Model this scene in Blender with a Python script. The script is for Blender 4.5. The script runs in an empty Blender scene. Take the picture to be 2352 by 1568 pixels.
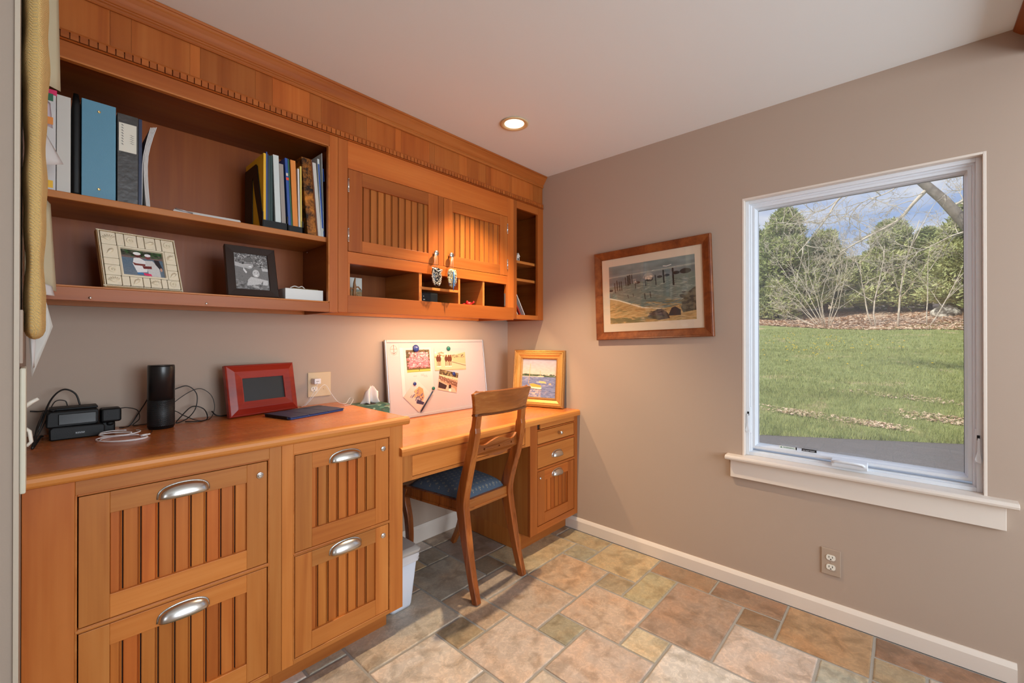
import bpy, bmesh, math, random
import numpy as np
from mathutils import Vector, Matrix, Euler
random.seed(7); rng = np.random.RandomState(7)
SC = bpy.context.scene
COL = SC.collection
PI = math.pi
R = math.radians

# ------------------------------------------------------------------ camera
cam = bpy.data.cameras.new('camera'); camo = bpy.data.objects.new('camera', cam); COL.objects.link(camo)
cam.sensor_fit = 'HORIZONTAL'; cam.sensor_width = 36.0
cam.lens = 991.64 / 2352 * 36.0
cam.shift_y = (773.1 - 784) / 2352
cam.clip_start = 0.02; cam.clip_end = 400
camo.location = (-2.3628, -2.197, 1.2395)
yaw, pitch = 0.7389, 0.0028
fwd = Vector((math.cos(yaw) * math.cos(pitch), math.sin(yaw) * math.cos(pitch), math.sin(pitch)))
camo.rotation_euler = fwd.to_track_quat('-Z', 'Y').to_euler()
SC.camera = camo

# ------------------------------------------------------------------ view, world, sun, large lights
SC.view_settings.view_transform = 'Standard'; SC.view_settings.look = 'None'
SC.view_settings.gamma = 1.0; SC.view_settings.use_curve_mapping = False
SC.view_settings.exposure = 0.0
SC.cycles.max_bounces = 10; SC.cycles.diffuse_bounces = 5; SC.cycles.transparent_max_bounces = 16
SC.cycles.sample_clamp_indirect = 3.0; SC.cycles.caustics_reflective = False; SC.cycles.caustics_refractive = False

def N(nt, typ, **kw):
    n = nt.nodes.new(typ)
    for k, v in kw.items(): setattr(n, k, v)
    return n

W = bpy.data.worlds.new('sky'); SC.world = W; W.use_nodes = True
nt = W.node_tree; nt.nodes.clear()
tc = N(nt, 'ShaderNodeTexCoord'); sep = N(nt, 'ShaderNodeSeparateXYZ'); nt.links.new(tc.outputs['Generated'], sep.inputs[0])
grad = N(nt, 'ShaderNodeValToRGB'); nt.links.new(sep.outputs['Z'], grad.inputs[0])
grad.color_ramp.elements[0].color = (0.45, 0.60, 0.88, 1); grad.color_ramp.elements[1].color = (0.13, 0.29, 0.72, 1)
grad.color_ramp.elements[1].position = 0.7
mp = N(nt, 'ShaderNodeMapping'); mp.inputs['Scale'].default_value = (2.2, 2.2, 7.5); mp.inputs['Location'].default_value = (0.35, 0.12, 0.3)
nt.links.new(tc.outputs['Generated'], mp.inputs[0])
nz = N(nt, 'ShaderNodeTexNoise'); nz.inputs['Scale'].default_value = 1.15; nz.inputs['Detail'].default_value = 7; nz.inputs['Roughness'].default_value = 0.55
nt.links.new(mp.outputs[0], nz.inputs['Vector'])
cr = N(nt, 'ShaderNodeValToRGB'); nt.links.new(nz.outputs['Fac'], cr.inputs[0])
cr.color_ramp.elements[0].position = 0.42; cr.color_ramp.elements[1].position = 0.58
mx = N(nt, 'ShaderNodeMix', data_type='RGBA'); nt.links.new(cr.outputs[0], mx.inputs[0]); nt.links.new(grad.outputs[0], mx.inputs[6])
mx.inputs[7].default_value = (0.88, 0.90, 0.95, 1)
bg = N(nt, 'ShaderNodeBackground'); bg.inputs['Strength'].default_value = 1.0; nt.links.new(mx.outputs[2], bg.inputs[0])
wo = N(nt, 'ShaderNodeOutputWorld'); nt.links.new(bg.outputs[0], wo.inputs[0])

def light(name, typ, loc, energy, color, target=None, **kw):
    l = bpy.data.lights.new(name, typ); l.energy = energy; l.color = color
    for k, v in kw.items(): setattr(l, k, v)
    o = bpy.data.objects.new(name, l); COL.objects.link(o); o.location = loc
    if target is not None:
        o.rotation_euler = (Vector(target) - Vector(loc)).to_track_quat('-Z', 'Y').to_euler()
    return o
light('sun', 'SUN', (-20, 14, 26), 4.6, (1.0, 0.95, 0.86), target=(0, 0, 0), angle=R(0.6))
# area lamps for daylight from behind, at unseen windows; left one is added fill
light('daylight_back_window', 'AREA', (-1.30, -4.42, 1.42), 90, (0.84, 0.93, 1.0), target=(-1.0, 0, 1.55), shape='RECTANGLE', size=1.9, size_y=1.45)
light('added_left_fill', 'AREA', (-4.42, -3.55, 1.42), 12, (0.88, 0.95, 1.0), target=(0, -3.0, 1.5), shape='RECTANGLE', size=1.2, size_y=1.45)

pw = light('window_daylight_portal', 'AREA', (.132, -2.008, 1.295), 1, (1, 1, 1), target=(-2, -2.008, 1.295), shape='RECTANGLE', size=.80, size_y=1.26); pw.data.cycles.is_portal = True

# ------------------------------------------------------------------ geometry helpers
class G:
    def __init__(s): s.v = []; s.f = []; s.uv = {}; s.sm = set()
    def add(s, vs, fs, smooth=False):
        b = len(s.v); s.v += [tuple(map(float, p)) for p in vs]
        for f in fs:
            if smooth: s.sm.add(len(s.f))
            s.f.append(tuple(b + i for i in f))
        return s
    def box(s, x0, x1, y0, y1, z0, z1):
        x0, x1 = min(x0, x1), max(x0, x1); y0, y1 = min(y0, y1), max(y0, y1); z0, z1 = min(z0, z1), max(z0, z1)
        return s.add([(x0,y0,z0),(x1,y0,z0),(x1,y1,z0),(x0,y1,z0),(x0,y0,z1),(x1,y0,z1),(x1,y1,z1),(x0,y1,z1)],
                     [(0,3,2,1),(4,5,6,7),(0,1,5,4),(1,2,6,5),(2,3,7,6),(3,0,4,7)])
    def quad(s, a, b, c, d, uv=True):
        s.add([a, b, c, d], [(0, 1, 2, 3)])
        if uv: s.uv[len(s.f) - 1] = [(0, 0), (1, 0), (1, 1), (0, 1)]
        return s
    def prism(s, prof, axis, a0, a1, smooth=False):
        # prof: list of 2D points in the plane normal to axis (x: (y,z), y: (x,z), z: (x,y))
        n = len(prof)
        def P(p, a): return {'x': (a, p[0], p[1]), 'y': (p[0], a, p[1]), 'z': (p[0], p[1], a)}[axis]
        vs = [P(p, a0) for p in prof] + [P(p, a1) for p in prof]
        s.add(vs, [tuple(range(n))[::-1], tuple(range(n, 2 * n))])
        b = len(s.v) - 2 * n
        for i in range(n):
            j = (i + 1) % n
            if smooth: s.sm.add(len(s.f))
            s.f.append((b + i, b + j, b + n + j, b + n + i))
        return s
    def loft(s, rings, closed=True, cap=True, smooth=True):
        n = len(rings[0]); b = len(s.v)
        for r in rings: s.v += [tuple(map(float, p)) for p in r]
        for k in range(len(rings) - 1):
            for i in range(n if closed else n - 1):
                j = (i + 1) % n
                if smooth: s.sm.add(len(s.f))
                s.f.append((b + k*n + i, b + k*n + j, b + (k+1)*n + j, b + (k+1)*n + i))
        if cap and closed:
            s.f.append(tuple(b + i for i in range(n))[::-1]); s.f.append(tuple(b + (len(rings)-1)*n + i for i in range(n)))
        return s
    def lathe(s, prof, c=(0,0,0), axis='z', n=24, smooth=True, cap=True):
        # prof: (radius, height along axis)
        rings = []
        for r, h in prof:
            ring = []
            for i in range(n):
                a = 2 * PI * i / n; u, w = r * math.cos(a), r * math.sin(a)
                p = {'z': (u, w, h), 'y': (w, h, u), 'x': (h, u, w)}[axis]
                ring.append((c[0] + p[0], c[1] + p[1], c[2] + p[2]))
            rings.append(ring)
        return s.loft(rings, True, cap, smooth)
    def tube(s, pts, r, n=8, r2=None):
        pts = [Vector(p) for p in pts]; m = len(pts)
        rr = r if hasattr(r, '__len__') else [r + ((r2 if r2 is not None else r) - r) * i / max(1, m - 1) for i in range(m)]
        t0 = (pts[1] - pts[0]).normalized(); up = Vector((0, 0, 1)) if abs(t0.z) < 0.9 else Vector((1, 0, 0))
        nrm = t0.cross(up).normalized(); rings = []
        for i in range(m):
            t = (pts[min(i + 1, m - 1)] - pts[max(i - 1, 0)])
            t = t.normalized() if t.length > 1e-9 else t0
            nrm = (nrm - t * nrm.dot(t)); nrm = nrm.normalized() if nrm.length > 1e-6 else t.orthogonal().normalized()
            bn = t.cross(nrm)
            rings.append([pts[i] + (nrm * math.cos(2*PI*k/n) + bn * math.sin(2*PI*k/n)) * rr[i] for k in range(n)])
        return s.loft(rings, True, True, True)
    def sweep(s, pts, w, d, smooth=False):
        # rectangular section: w along X, d in the plane of the path (path lies near a YZ plane)
        pts = [Vector(p) for p in pts]; m = len(pts); rings = []
        for i in range(m):
            t = (pts[min(i+1, m-1)] - pts[max(i-1, 0)]).normalized()
            ex = (Vector((1, 0, 0)) - t * t.x).normalized(); en = t.cross(ex)
            ww = (w[i] if hasattr(w, '__len__') else w) / 2; dd = (d[i] if hasattr(d, '__len__') else d) / 2
            rings.append([pts[i] + ex*a*ww + en*b*dd for a, b in ((-1,-1),(1,-1),(1,1),(-1,1))])
        return s.loft(rings, True, True, smooth)
    def xf(s, M):
        s.v = [tuple(M @ Vector(p)) for p in s.v]; return s
    def join(s, o):
        b = len(s.v); fb = len(s.f); s.v += o.v
        s.f += [tuple(b + i for i in f) for f in o.f]
        for k, u in o.uv.items(): s.uv[k + fb] = u
        s.sm |= {k + fb for k in o.sm}
        return s

INV = {}
def mesh_of(g, name):
    me = bpy.data.meshes.new(name); me.from_pydata(g.v, [], g.f); me.update()
    if g.sm: me.polygons.foreach_set('use_smooth', [i in g.sm for i in range(len(g.f))])
    if g.uv:
        ul = me.uv_layers.new(name='UVMap')
        for k, u in g.uv.items():
            p = me.polygons[k]
            for li, c in zip(p.loop_indices, u): ul.data[li].uv = c
    return me
def fixn(me):
    bm = bmesh.new(); bm.from_mesh(me); bmesh.ops.recalc_face_normals(bm, faces=bm.faces); bm.to_mesh(me); bm.free()
def tag(o, label=None, cat=None, group=None, kind=None):
    if label: o['label'] = label
    if cat: o['category'] = cat
    if group: o['group'] = group
    if kind: o['kind'] = kind
    return o
def thing(name, label, cat, loc=(0,0,0), rot=(0,0,0), group=None, world=True):
    o = bpy.data.objects.new(name, None); COL.objects.link(o); o.empty_display_size = 0.05
    o.location = loc; o.rotation_euler = rot
    tag(o, label, cat, group)
    INV[o.name] = (Matrix.Translation(loc) @ Euler(rot).to_matrix().to_4x4()).inverted() if world else None
    return o
def part(name, g, mat, parent=None, color=None, bev=0, label=None, data=None, seg=2, kind=None):
    if data is None:
        if parent is not None and INV.get(parent.name) is not None: g.xf(INV[parent.name])
        data = mesh_of(g, name); fixn(data)
    o = bpy.data.objects.new(name, data); COL.objects.link(o)
    if not data.materials: data.materials.append(mat)
    if parent is not None:
        o.parent = parent; INV[o.name] = INV.get(parent.name)
    if color is not None: o.color = (*color, 1) if len(color) == 3 else color
    if bev:
        m = o.modifiers.new('bevel', 'BEVEL'); m.width = bev; m.segments = seg; m.limit_method = 'ANGLE'; m.angle_limit = R(40)
    if label: o['label'] = label
    if kind: o['kind'] = kind
    return o
def solo(name, g, mat, label, cat, loc=(0,0,0), rot=(0,0,0), group=None, world=True, **kw):
    if world: g.xf((Matrix.Translation(loc) @ Euler(rot).to_matrix().to_4x4()).inverted())
    o = part(name, g, mat, None, **kw); o.location = loc; o.rotation_euler = rot
    INV[o.name] = (Matrix.Translation(loc) @ Euler(rot).to_matrix().to_4x4()).inverted() if world else None
    return tag(o, label, cat, group)
def struct(name, g, mat, parent=None, **kw):
    o = part(name, g, mat, parent, **kw)
    if parent is None: o['kind'] = 'structure'; INV[o.name] = None
    return o
def plate_mesh(outer, holes, t, plane='xz', at=0.0):
    """flat plate with holes: outline in 2D, thickness t, centred on at"""
    cu = bpy.data.curves.new('tmp', 'CURVE'); cu.dimensions = '2D'; cu.fill_mode = 'BOTH'; cu.extrude = t / 2
    for pts in [outer] + holes:
        sp = cu.splines.new('POLY'); sp.points.add(len(pts) - 1); sp.use_cyclic_u = True
        for i, p in enumerate(pts): sp.points[i].co = (p[0], p[1], 0, 1)
    ob = bpy.data.objects.new('tmp', cu); COL.objects.link(ob)
    dg = bpy.context.evaluated_depsgraph_get(); me = bpy.data.meshes.new_from_object(ob.evaluated_get(dg))
    bpy.data.objects.remove(ob); bpy.data.curves.remove(cu)
    g = G(); vs = []
    for v in me.vertices:
        x, y, z = v.co
        vs.append({'xz': (x, at + z, y), 'yz': (at + z, x, y), 'xy': (x, y, at + z)}[plane])
    g.add(vs, [tuple(p.vertices) for p in me.polygons]); bpy.data.meshes.remove(me)
    return g

# ------------------------------------------------------------------ materials
def srgb(r, g, b):
    f = lambda c: (c/255/12.92) if c/255 <= 0.04045 else ((c/255 + 0.055)/1.055) ** 2.4
    return (f(r), f(g), f(b), 1)
def newmat(name):
    m = bpy.data.materials.new(name); m.use_nodes = True
    return m, m.node_tree, m.node_tree.nodes['Principled BSDF']
def plain(name, col, rough=0.5, metal=0.0, spec=0.5, bump=0.0, bscale=80, var=0.0, coat=0.0, emit=None, trans=0.0, alpha=None, sheen=0):
    m, nt, b = newmat(name)
    b.inputs['Base Color'].default_value = col; b.inputs['Roughness'].default_value = rough
    b.inputs['Metallic'].default_value = metal; b.inputs['Specular IOR Level'].default_value = spec
    b.inputs['Coat Weight'].default_value = coat
    if trans: b.inputs['Transmission Weight'].default_value = trans
    if alpha is not None: b.inputs['Alpha'].default_value = alpha
    if emit: b.inputs['Emission Color'].default_value = emit[0]; b.inputs['Emission Strength'].default_value = emit[1]
    if bump or var:
        tc = N(nt, 'ShaderNodeTexCoord'); n = N(nt, 'ShaderNodeTexNoise'); n.inputs['Scale'].default_value = bscale; n.inputs['Detail'].default_value = 5
        nt.links.new(tc.outputs['Object'], n.inputs['Vector'])
        if bump:
            bp = N(nt, 'ShaderNodeBump'); bp.inputs['Strength'].default_value = bump; bp.inputs['Distance'].default_value = 0.002
            nt.links.new(n.outputs['Fac'], bp.inputs['Height']); nt.links.new(bp.outputs[0], b.inputs['Normal'])
        if var:
            r = N(nt, 'ShaderNodeMapRange'); r.inputs[3].default_value = 1 - var; r.inputs[4].default_value = 1 + var
            nt.links.new(n.outputs['Fac'], r.inputs[0])
            v = N(nt, 'ShaderNodeVectorMath', operation='SCALE'); v.inputs[0].default_value = col[:3]
            nt.links.new(r.outputs[0], v.inputs['Scale']); nt.links.new(v.outputs[0], b.inputs['Base Color'])
    return m
def wood(name, axis, dark, mid, light_, rough=0.4, scale=1.0, coat=0.0, contrast=0.75, spec=0.32):
    """grain runs along axis; tinted by the object colour and a small per-object variation"""
    m, nt, b = newmat(name)
    tc = N(nt, 'ShaderNodeTexCoord'); oi = N(nt, 'ShaderNodeObjectInfo')
    sc = {'x': (0.9, 13, 13), 'y': (13, 0.9, 13), 'z': (13, 13, 0.9)}[axis]
    off = N(nt, 'ShaderNodeVectorMath', operation='SCALE'); off.inputs[0].default_value = (13.1, 7.7, 5.3); nt.links.new(oi.outputs['Random'], off.inputs['Scale'])
    ad = N(nt, 'ShaderNodeVectorMath', operation='ADD'); nt.links.new(tc.outputs['Object'], ad.inputs[0]); nt.links.new(off.outputs[0], ad.inputs[1])
    mp = N(nt, 'ShaderNodeMapping'); mp.inputs['Scale'].default_value = tuple(c * scale for c in sc); nt.links.new(ad.outputs[0], mp.inputs[0])
    n1 = N(nt, 'ShaderNodeTexNoise'); n1.inputs['Scale'].default_value = 1.0; n1.inputs['Detail'].default_value = 3; n1.inputs['Distortion'].default_value = 0.9
    nt.links.new(mp.outputs[0], n1.inputs['Vector'])
    mp2 = N(nt, 'ShaderNodeMapping'); mp2.inputs['Scale'].default_value = tuple((c * 7 if c > 2 else c * 2.5) * scale for c in sc); nt.links.new(ad.outputs[0], mp2.inputs[0])
    n2 = N(nt, 'ShaderNodeTexNoise'); n2.inputs['Scale'].default_value = 1.0; n2.inputs['Detail'].default_value = 4; nt.links.new(mp2.outputs[0], n2.inputs['Vector'])
    mixf = N(nt, 'ShaderNodeMath', operation='MULTIPLY_ADD'); nt.links.new(n2.outputs['Fac'], mixf.inputs[0]); mixf.inputs[1].default_value = 0.35
    nt.links.new(n1.outputs['Fac'], mixf.inputs[2])
    cr = N(nt, 'ShaderNodeValToRGB'); nt.links.new(mixf.outputs[0], cr.inputs[0])
    e = cr.color_ramp.elements; w = 0.22 / contrast
    e[0].position = 0.675 - w; e[0].color = dark; e[1].position = 0.675 + w; e[1].color = light_
    k = e.new(0.675); k.color = mid
    rv = N(nt, 'ShaderNodeMapRange'); rv.inputs[3].default_value = 0.88; rv.inputs[4].default_value = 1.10; nt.links.new(oi.outputs['Random'], rv.inputs[0])
    mu = N(nt, 'ShaderNodeMix', data_type='RGBA', blend_type='MULTIPLY'); mu.inputs[0].default_value = 1
    nt.links.new(cr.outputs[0], mu.inputs[6]); nt.links.new(oi.outputs['Color'], mu.inputs[7])
    vs = N(nt, 'ShaderNodeVectorMath', operation='SCALE'); nt.links.new(mu.outputs[2], vs.inputs[0]); nt.links.new(rv.outputs[0], vs.inputs['Scale'])
    nt.links.new(vs.outputs[0], b.inputs['Base Color'])
    rr = N(nt, 'ShaderNodeMapRange'); rr.inputs[3].default_value = rough - 0.06; rr.inputs[4].default_value = rough + 0.08
    nt.links.new(n2.outputs['Fac'], rr.inputs[0]); nt.links.new(rr.outputs[0], b.inputs['Roughness'])
    b.inputs['Coat Weight'].default_value = coat; b.inputs['Coat Roughness'].default_value = 0.25; b.inputs['Specular IOR Level'].default_value = spec
    bp = N(nt, 'ShaderNodeBump'); bp.inputs['Strength'].default_value = 0.08; bp.inputs['Distance'].default_value = 0.001
    nt.links.new(n2.outputs['Fac'], bp.inputs['Height']); nt.links.new(bp.outputs[0], b.inputs['Normal'])
    return m
CH = (srgb(164, 92, 38), srgb(186, 114, 52), srgb(200, 132, 68))
WZ = wood('cherry_vertical', 'z', *CH); WX = wood('cherry_horizontal', 'x', *CH); WY = wood('cherry_across', 'y', *CH)
TOPW = wood('worktop_wood', 'x', srgb(176, 96, 44), srgb(190, 110, 54), srgb(200, 122, 64), rough=0.25, coat=0.25, scale=.6, contrast=.55)
CHW = wood('walnut_chair', 'z', srgb(96, 46, 16), srgb(146, 78, 30), srgb(178, 108, 48), rough=0.28, coat=0.4)
CHX = wood('walnut_chair_rail', 'x', srgb(104, 54, 20), srgb(146, 82, 34), srgb(176, 112, 54), rough=0.25, coat=0.4, scale=1.2)
REDW = wood('red_mahogany', 'x', srgb(104, 22, 14), srgb(134, 34, 22), srgb(152, 46, 28), rough=0.3, coat=0.3)
PICW = wood('picture_frame_wood', 'y', srgb(96, 48, 22), srgb(128, 70, 34), srgb(150, 90, 46), rough=0.4)
PICWZ = wood('picture_frame_wood_upright', 'z', srgb(96, 48, 22), srgb(128, 70, 34), srgb(150, 90, 46), rough=0.4)
ESP = plain('espresso_wood', srgb(38, 24, 18), 0.4, bump=0.1, bscale=60, var=0.25)
DARK = plain('dark_gap', srgb(40, 20, 10), 0.9)
WALL = plain('taupe_wall_paint', srgb(175, 155, 139), 0.62, spec=0.3, bump=0.06, bscale=320)
CEIL = plain('ceiling_paint', srgb(228, 232, 232), 0.8, spec=0.2, bump=0.05, bscale=260)
TRIM = plain('cream_trim_paint', srgb(222, 210, 198), 0.42)
WHITE = plain('white_vinyl', srgb(222, 226, 232), 0.35)
GROUT = plain('grout', srgb(150, 146, 140), 0.9, bump=0.5, bscale=300, var=0.15)
NICK = plain('brushed_nickel', (0.62, 0.60, 0.57, 1), 0.24, metal=1.0)
CHROME = plain('polished_steel', (0.72, 0.72, 0.73, 1), 0.14, metal=1.0)
BRASS = plain('brass', (0.75, 0.55, 0.25, 1), 0.3, metal=1.0)
BLK = plain('black_plastic', srgb(9, 9, 10), 0.5, spec=.3, bump=0.15, bscale=500)
BLKG = plain('black_gloss', srgb(16, 16, 18), 0.22)
CORD = plain('black_cord', srgb(20, 19, 19), 0.45)
WCORD = plain('white_cord', srgb(228, 226, 228), 0.4)
PAPER = plain('white_paper', srgb(206, 204, 202), 0.75)
GREYP = plain('grey_white_vinyl', srgb(198, 194, 186), 0.45)
BLUEB = plain('blue_vinyl', srgb(84, 138, 164), 0.45, bump=0.25, bscale=700)
NAVY = plain('navy_vinyl', srgb(24, 36, 70), 0.45)
NAVYC = plain('navy_case', srgb(44, 50, 78), 0.5, bump=0.1, bscale=400)
NAVYE = plain('navy_case_edge', srgb(40, 66, 122), 0.4)
YEL = plain('yellow_card', srgb(222, 172, 36), 0.6)
ORG = plain('orange_card', srgb(216, 132, 56), 0.65)
GRN = plain('green_card', srgb(30, 92, 60), 0.55)
DGR = plain('dark_green_card', srgb(26, 56, 52), 0.55)
BLU = plain('blue_card', srgb(34, 74, 150), 0.4)
CLEARP = plain('cloudy_plastic', srgb(200, 208, 206), 0.25)
GREYB = plain('grey_pages', srgb(150, 142, 136), 0.7)
IVORY = plain('ivory_plaster', srgb(232, 220, 194), 0.45, bump=0.15, bscale=200, var=0.06)
IVORYD = plain('ivory_plaster_glaze', srgb(196, 160, 112), 0.5)
GOLD = plain('gold_leaf', (0.60, 0.34, 0.10, 1), 0.38, metal=0.6, bump=0.12, bscale=120, var=0.12)
GOLDD = plain('red_gold_leaf', (0.44, 0.21, 0.06, 1), 0.36, metal=0.6, bump=0.15, bscale=120, var=0.2)
BOARD = plain('whiteboard_face', srgb(196, 184, 184), 0.25)
ALU = plain('grey_aluminium', (0.52, 0.51, 0.52, 1), 0.38, metal=0.8)
SCRN = plain('dark_screen', srgb(44, 46, 46), 0.28)
RED = plain('red_plastic', srgb(210, 28, 30), 0.45)
FIGW = plain('white_ceramic', srgb(222, 216, 208), 0.35)
TAUPEP = plain('taupe_plate', srgb(170, 150, 132), 0.5)
BEIGEP = plain('beige_plate', srgb(206, 184, 150), 0.5)
OUTW = plain('outlet_white', srgb(226, 222, 210), 0.4)
TISS = plain('tissue', srgb(235, 226, 220), 0.8)
MBLUE = plain('blue_magnet', srgb(34, 52, 120), 0.25)
MGRN = plain('green_magnet', srgb(22, 104, 92), 0.25)
MAT_ = plain('picture_mount', srgb(214, 196, 172), 0.8)
BINW = plain('white_bin_plastic', srgb(214, 220, 232), 0.4)
BINL = plain('grey_bin_lid', srgb(176, 170, 164), 0.4)
LINER = plain('bin_liner', srgb(226, 226, 230), 0.3, alpha=0.8)
LAMPG = plain('lit_lamp_bulb', (1, 0.8, 0.55, 1), 0.5, emit=((1.0, 0.86, 0.66, 1), 9.0))
LAMPR = plain('lamp_reflector', (0.9, 0.82, 0.7, 1), 0.3, emit=((1.0, 0.82, 0.6, 1), 1.6))
LAMPT = plain('lamp_trim_ring', srgb(214, 186, 140), 0.4)
STRIPE = plain('lit_tube', (1, 0.8, 0.5, 1), 0.5, emit=((1.0, 0.72, 0.42, 1), 5.0))

def tint_mat(name, rough, bump, kind='tile'):
    m, nt, b = newmat(name)
    tc = N(nt, 'ShaderNodeTexCoord'); oi = N(nt, 'ShaderNodeObjectInfo')
    off = N(nt, 'ShaderNodeVectorMath', operation='SCALE'); off.inputs[0].default_value = (31.1, 17.7, 5.3); nt.links.new(oi.outputs['Random'], off.inputs['Scale'])
    ad = N(nt, 'ShaderNodeVectorMath', operation='ADD'); nt.links.new(tc.outputs['Object'], ad.inputs[0]); nt.links.new(off.outputs[0], ad.inputs[1])
    n1 = N(nt, 'ShaderNodeTexNoise'); n1.inputs['Scale'].default_value = 5.5; n1.inputs['Detail'].default_value = 6; n1.inputs['Roughness'].default_value = 0.62; n1.inputs['Distortion'].default_value = 0.5
    n2 = N(nt, 'ShaderNodeTexNoise'); n2.inputs['Scale'].default_value = 42; n2.inputs['Detail'].default_value = 8; n2.inputs['Roughness'].default_value = 0.75; n2.inputs['Distortion'].default_value = 1.2
    n3 = N(nt, 'ShaderNodeTexNoise'); n3.inputs['Scale'].default_value = 12; n3.inputs['Detail'].default_value = 5; n3.inputs['Distortion'].default_value = 0.7
    for n in (n1, n2, n3): nt.links.new(ad.outputs[0], n.inputs['Vector'])
    def mixm(fac, a, bcol, blend='MIX'):
        x = N(nt, 'ShaderNodeMix', data_type='RGBA', blend_type=blend); nt.links.new(fac, x.inputs[0])
        nt.links.new(a, x.inputs[6])
        if isinstance(bcol, tuple): x.inputs[7].default_value = bcol
        else: nt.links.new(bcol, x.inputs[7])
        return x.outputs[2]
    def ramp(src, p0, p1, c0=(0,0,0,1), c1=(1,1,1,1)):
        r = N(nt, 'ShaderNodeValToRGB'); nt.links.new(src, r.inputs[0]); r.color_ramp.elements[0].position = p0; r.color_ramp.elements[1].position = p1
        r.color_ramp.elements[0].color = c0; r.color_ramp.elements[1].color = c1
        return r.outputs[0]
    c = mixm(ramp(n1.outputs['Fac'], 0.42, 0.68, (0,0,0,1), (0.62,0.62,0.62,1)), oi.outputs['Color'], (1.22, 0.95, 0.74, 1), 'MULTIPLY')
    c = mixm(ramp(n3.outputs['Fac'], 0.47, 0.66, (0,0,0,1), (0.8,0.8,0.8,1)), c, (0.62, 0.60, 0.56, 1), 'MULTIPLY')
    c = mixm(ramp(n2.outputs['Fac'], 0.47, 0.58, (0,0,0,1), (0.75,0.75,0.75,1)), c, (1.34, 1.32, 1.28, 1), 'MULTIPLY')
    nt.links.new(c, b.inputs['Base Color'])
    rr = N(nt, 'ShaderNodeMapRange'); rr.inputs[3].default_value = rough - 0.08; rr.inputs[4].default_value = rough + 0.12
    nt.links.new(n2.outputs['Fac'], rr.inputs[0]); nt.links.new(rr.outputs[0], b.inputs['Roughness'])
    bp = N(nt, 'ShaderNodeBump'); bp.inputs['Strength'].default_value = bump; bp.inputs['Distance'].default_value = 0.002
    ma = N(nt, 'ShaderNodeMath', operation='MULTIPLY_ADD'); nt.links.new(n3.outputs['Fac'], ma.inputs[0]); ma.inputs[1].default_value = 1.4; nt.links.new(n2.outputs['Fac'], ma.inputs[2])
    nt.links.new(ma.outputs[0], bp.inputs['Height']); nt.links.new(bp.outputs[0], b.inputs['Normal'])
    return m
TILE = tint_mat('slate_look_tile', 0.33, 0.8)

def two_tone(name, c0, c1, scale, p0, p1, rough=0.9, bump=0.3, detail=8, c2=None, s2=0.5):
    m, nt, b = newmat(name); tc = N(nt, 'ShaderNodeTexCoord')
    n = N(nt, 'ShaderNodeTexNoise'); n.inputs['Scale'].default_value = scale; n.inputs['Detail'].default_value = detail; n.inputs['Roughness'].default_value = 0.7
    nt.links.new(tc.outputs['Object'], n.inputs['Vector'])
    r = N(nt, 'ShaderNodeValToRGB'); nt.links.new(n.outputs['Fac'], r.inputs[0])
    r.color_ramp.elements[0].position = p0; r.color_ramp.elements[0].color = c0; r.color_ramp.elements[1].position = p1; r.color_ramp.elements[1].color = c1
    out = r.outputs[0]
    if c2:
        n2 = N(nt, 'ShaderNodeTexNoise'); n2.inputs['Scale'].default_value = s2; n2.inputs['Detail'].default_value = 9; n2.inputs['Roughness'].default_value = 0.65; nt.links.new(tc.outputs['Object'], n2.inputs['Vector'])
        r2 = N(nt, 'ShaderNodeValToRGB'); nt.links.new(n2.outputs['Fac'], r2.inputs[0]); r2.color_ramp.elements[0].position = 0.56; r2.color_ramp.elements[1].position = 0.68
        x = N(nt, 'ShaderNodeMix', data_type='RGBA'); nt.links.new(r2.outputs[0], x.inputs[0]); nt.links.new(out, x.inputs[6]); x.inputs[7].default_value = c2
        out = x.outputs[2]
    nt.links.new(out, b.inputs['Base Color']); b.inputs['Roughness'].default_value = rough; b.inputs['Specular IOR Level'].default_value = 0.2
    bp = N(nt, 'ShaderNodeBump'); bp.inputs['Strength'].default_value = bump; bp.inputs['Distance'].default_value = 0.02
    nt.links.new(n.outputs['Fac'], bp.inputs['Height']); nt.links.new(bp.outputs[0], b.inputs['Normal'])
    return m
LAWN = two_tone('lawn', srgb(110, 122, 66), srgb(158, 164, 104), 3.0, 0.3, 0.7, c2=srgb(184, 164, 126), s2=0.8, bump=0.5)
BLADE = two_tone('grass_blade', srgb(112, 128, 66), srgb(182, 184, 122), 6.0, 0.3, 0.7)
ASPH = two_tone('asphalt', srgb(92, 88, 86), srgb(140, 134, 130), 90, 0.35, 0.7, bump=0.6)
LEAFB = two_tone('leaf_litter_ground', srgb(180, 150, 126), srgb(224, 202, 178), 7, 0.35, 0.65)
LEAFL = two_tone('fallen_leaf', srgb(200, 164, 134), srgb(240, 218, 190), 4, 0.3, 0.7)
NEED = two_tone('pine_needles', srgb(112, 128, 70), srgb(188, 194, 128), 0.9, 0.32, 0.68)
NEED2 = two_tone('pine_needles_light', srgb(132, 144, 86), srgb(204, 206, 146), 0.9, 0.32, 0.68)
BARK = two_tone('grey_bark', srgb(96, 88, 78), srgb(150, 140, 126), 9, 0.3, 0.7)
BARKP = two_tone('pale_bark', srgb(172, 158, 136), srgb(232, 222, 204), 6, 0.3, 0.7)
BARKD = two_tone('dark_bark', srgb(70, 56, 44), srgb(118, 98, 80), 6, 0.3, 0.7)
ROCK = two_tone('lichen_rock', srgb(90, 84, 74), srgb(208, 204, 188), 2.6, 0.45, 0.58)
DAND = plain('dandelion_yellow', srgb(236, 200, 30), 0.6)
KNIT, ntk, bk = newmat('yellow_knit')
bk.inputs['Roughness'].default_value = 0.9
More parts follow.
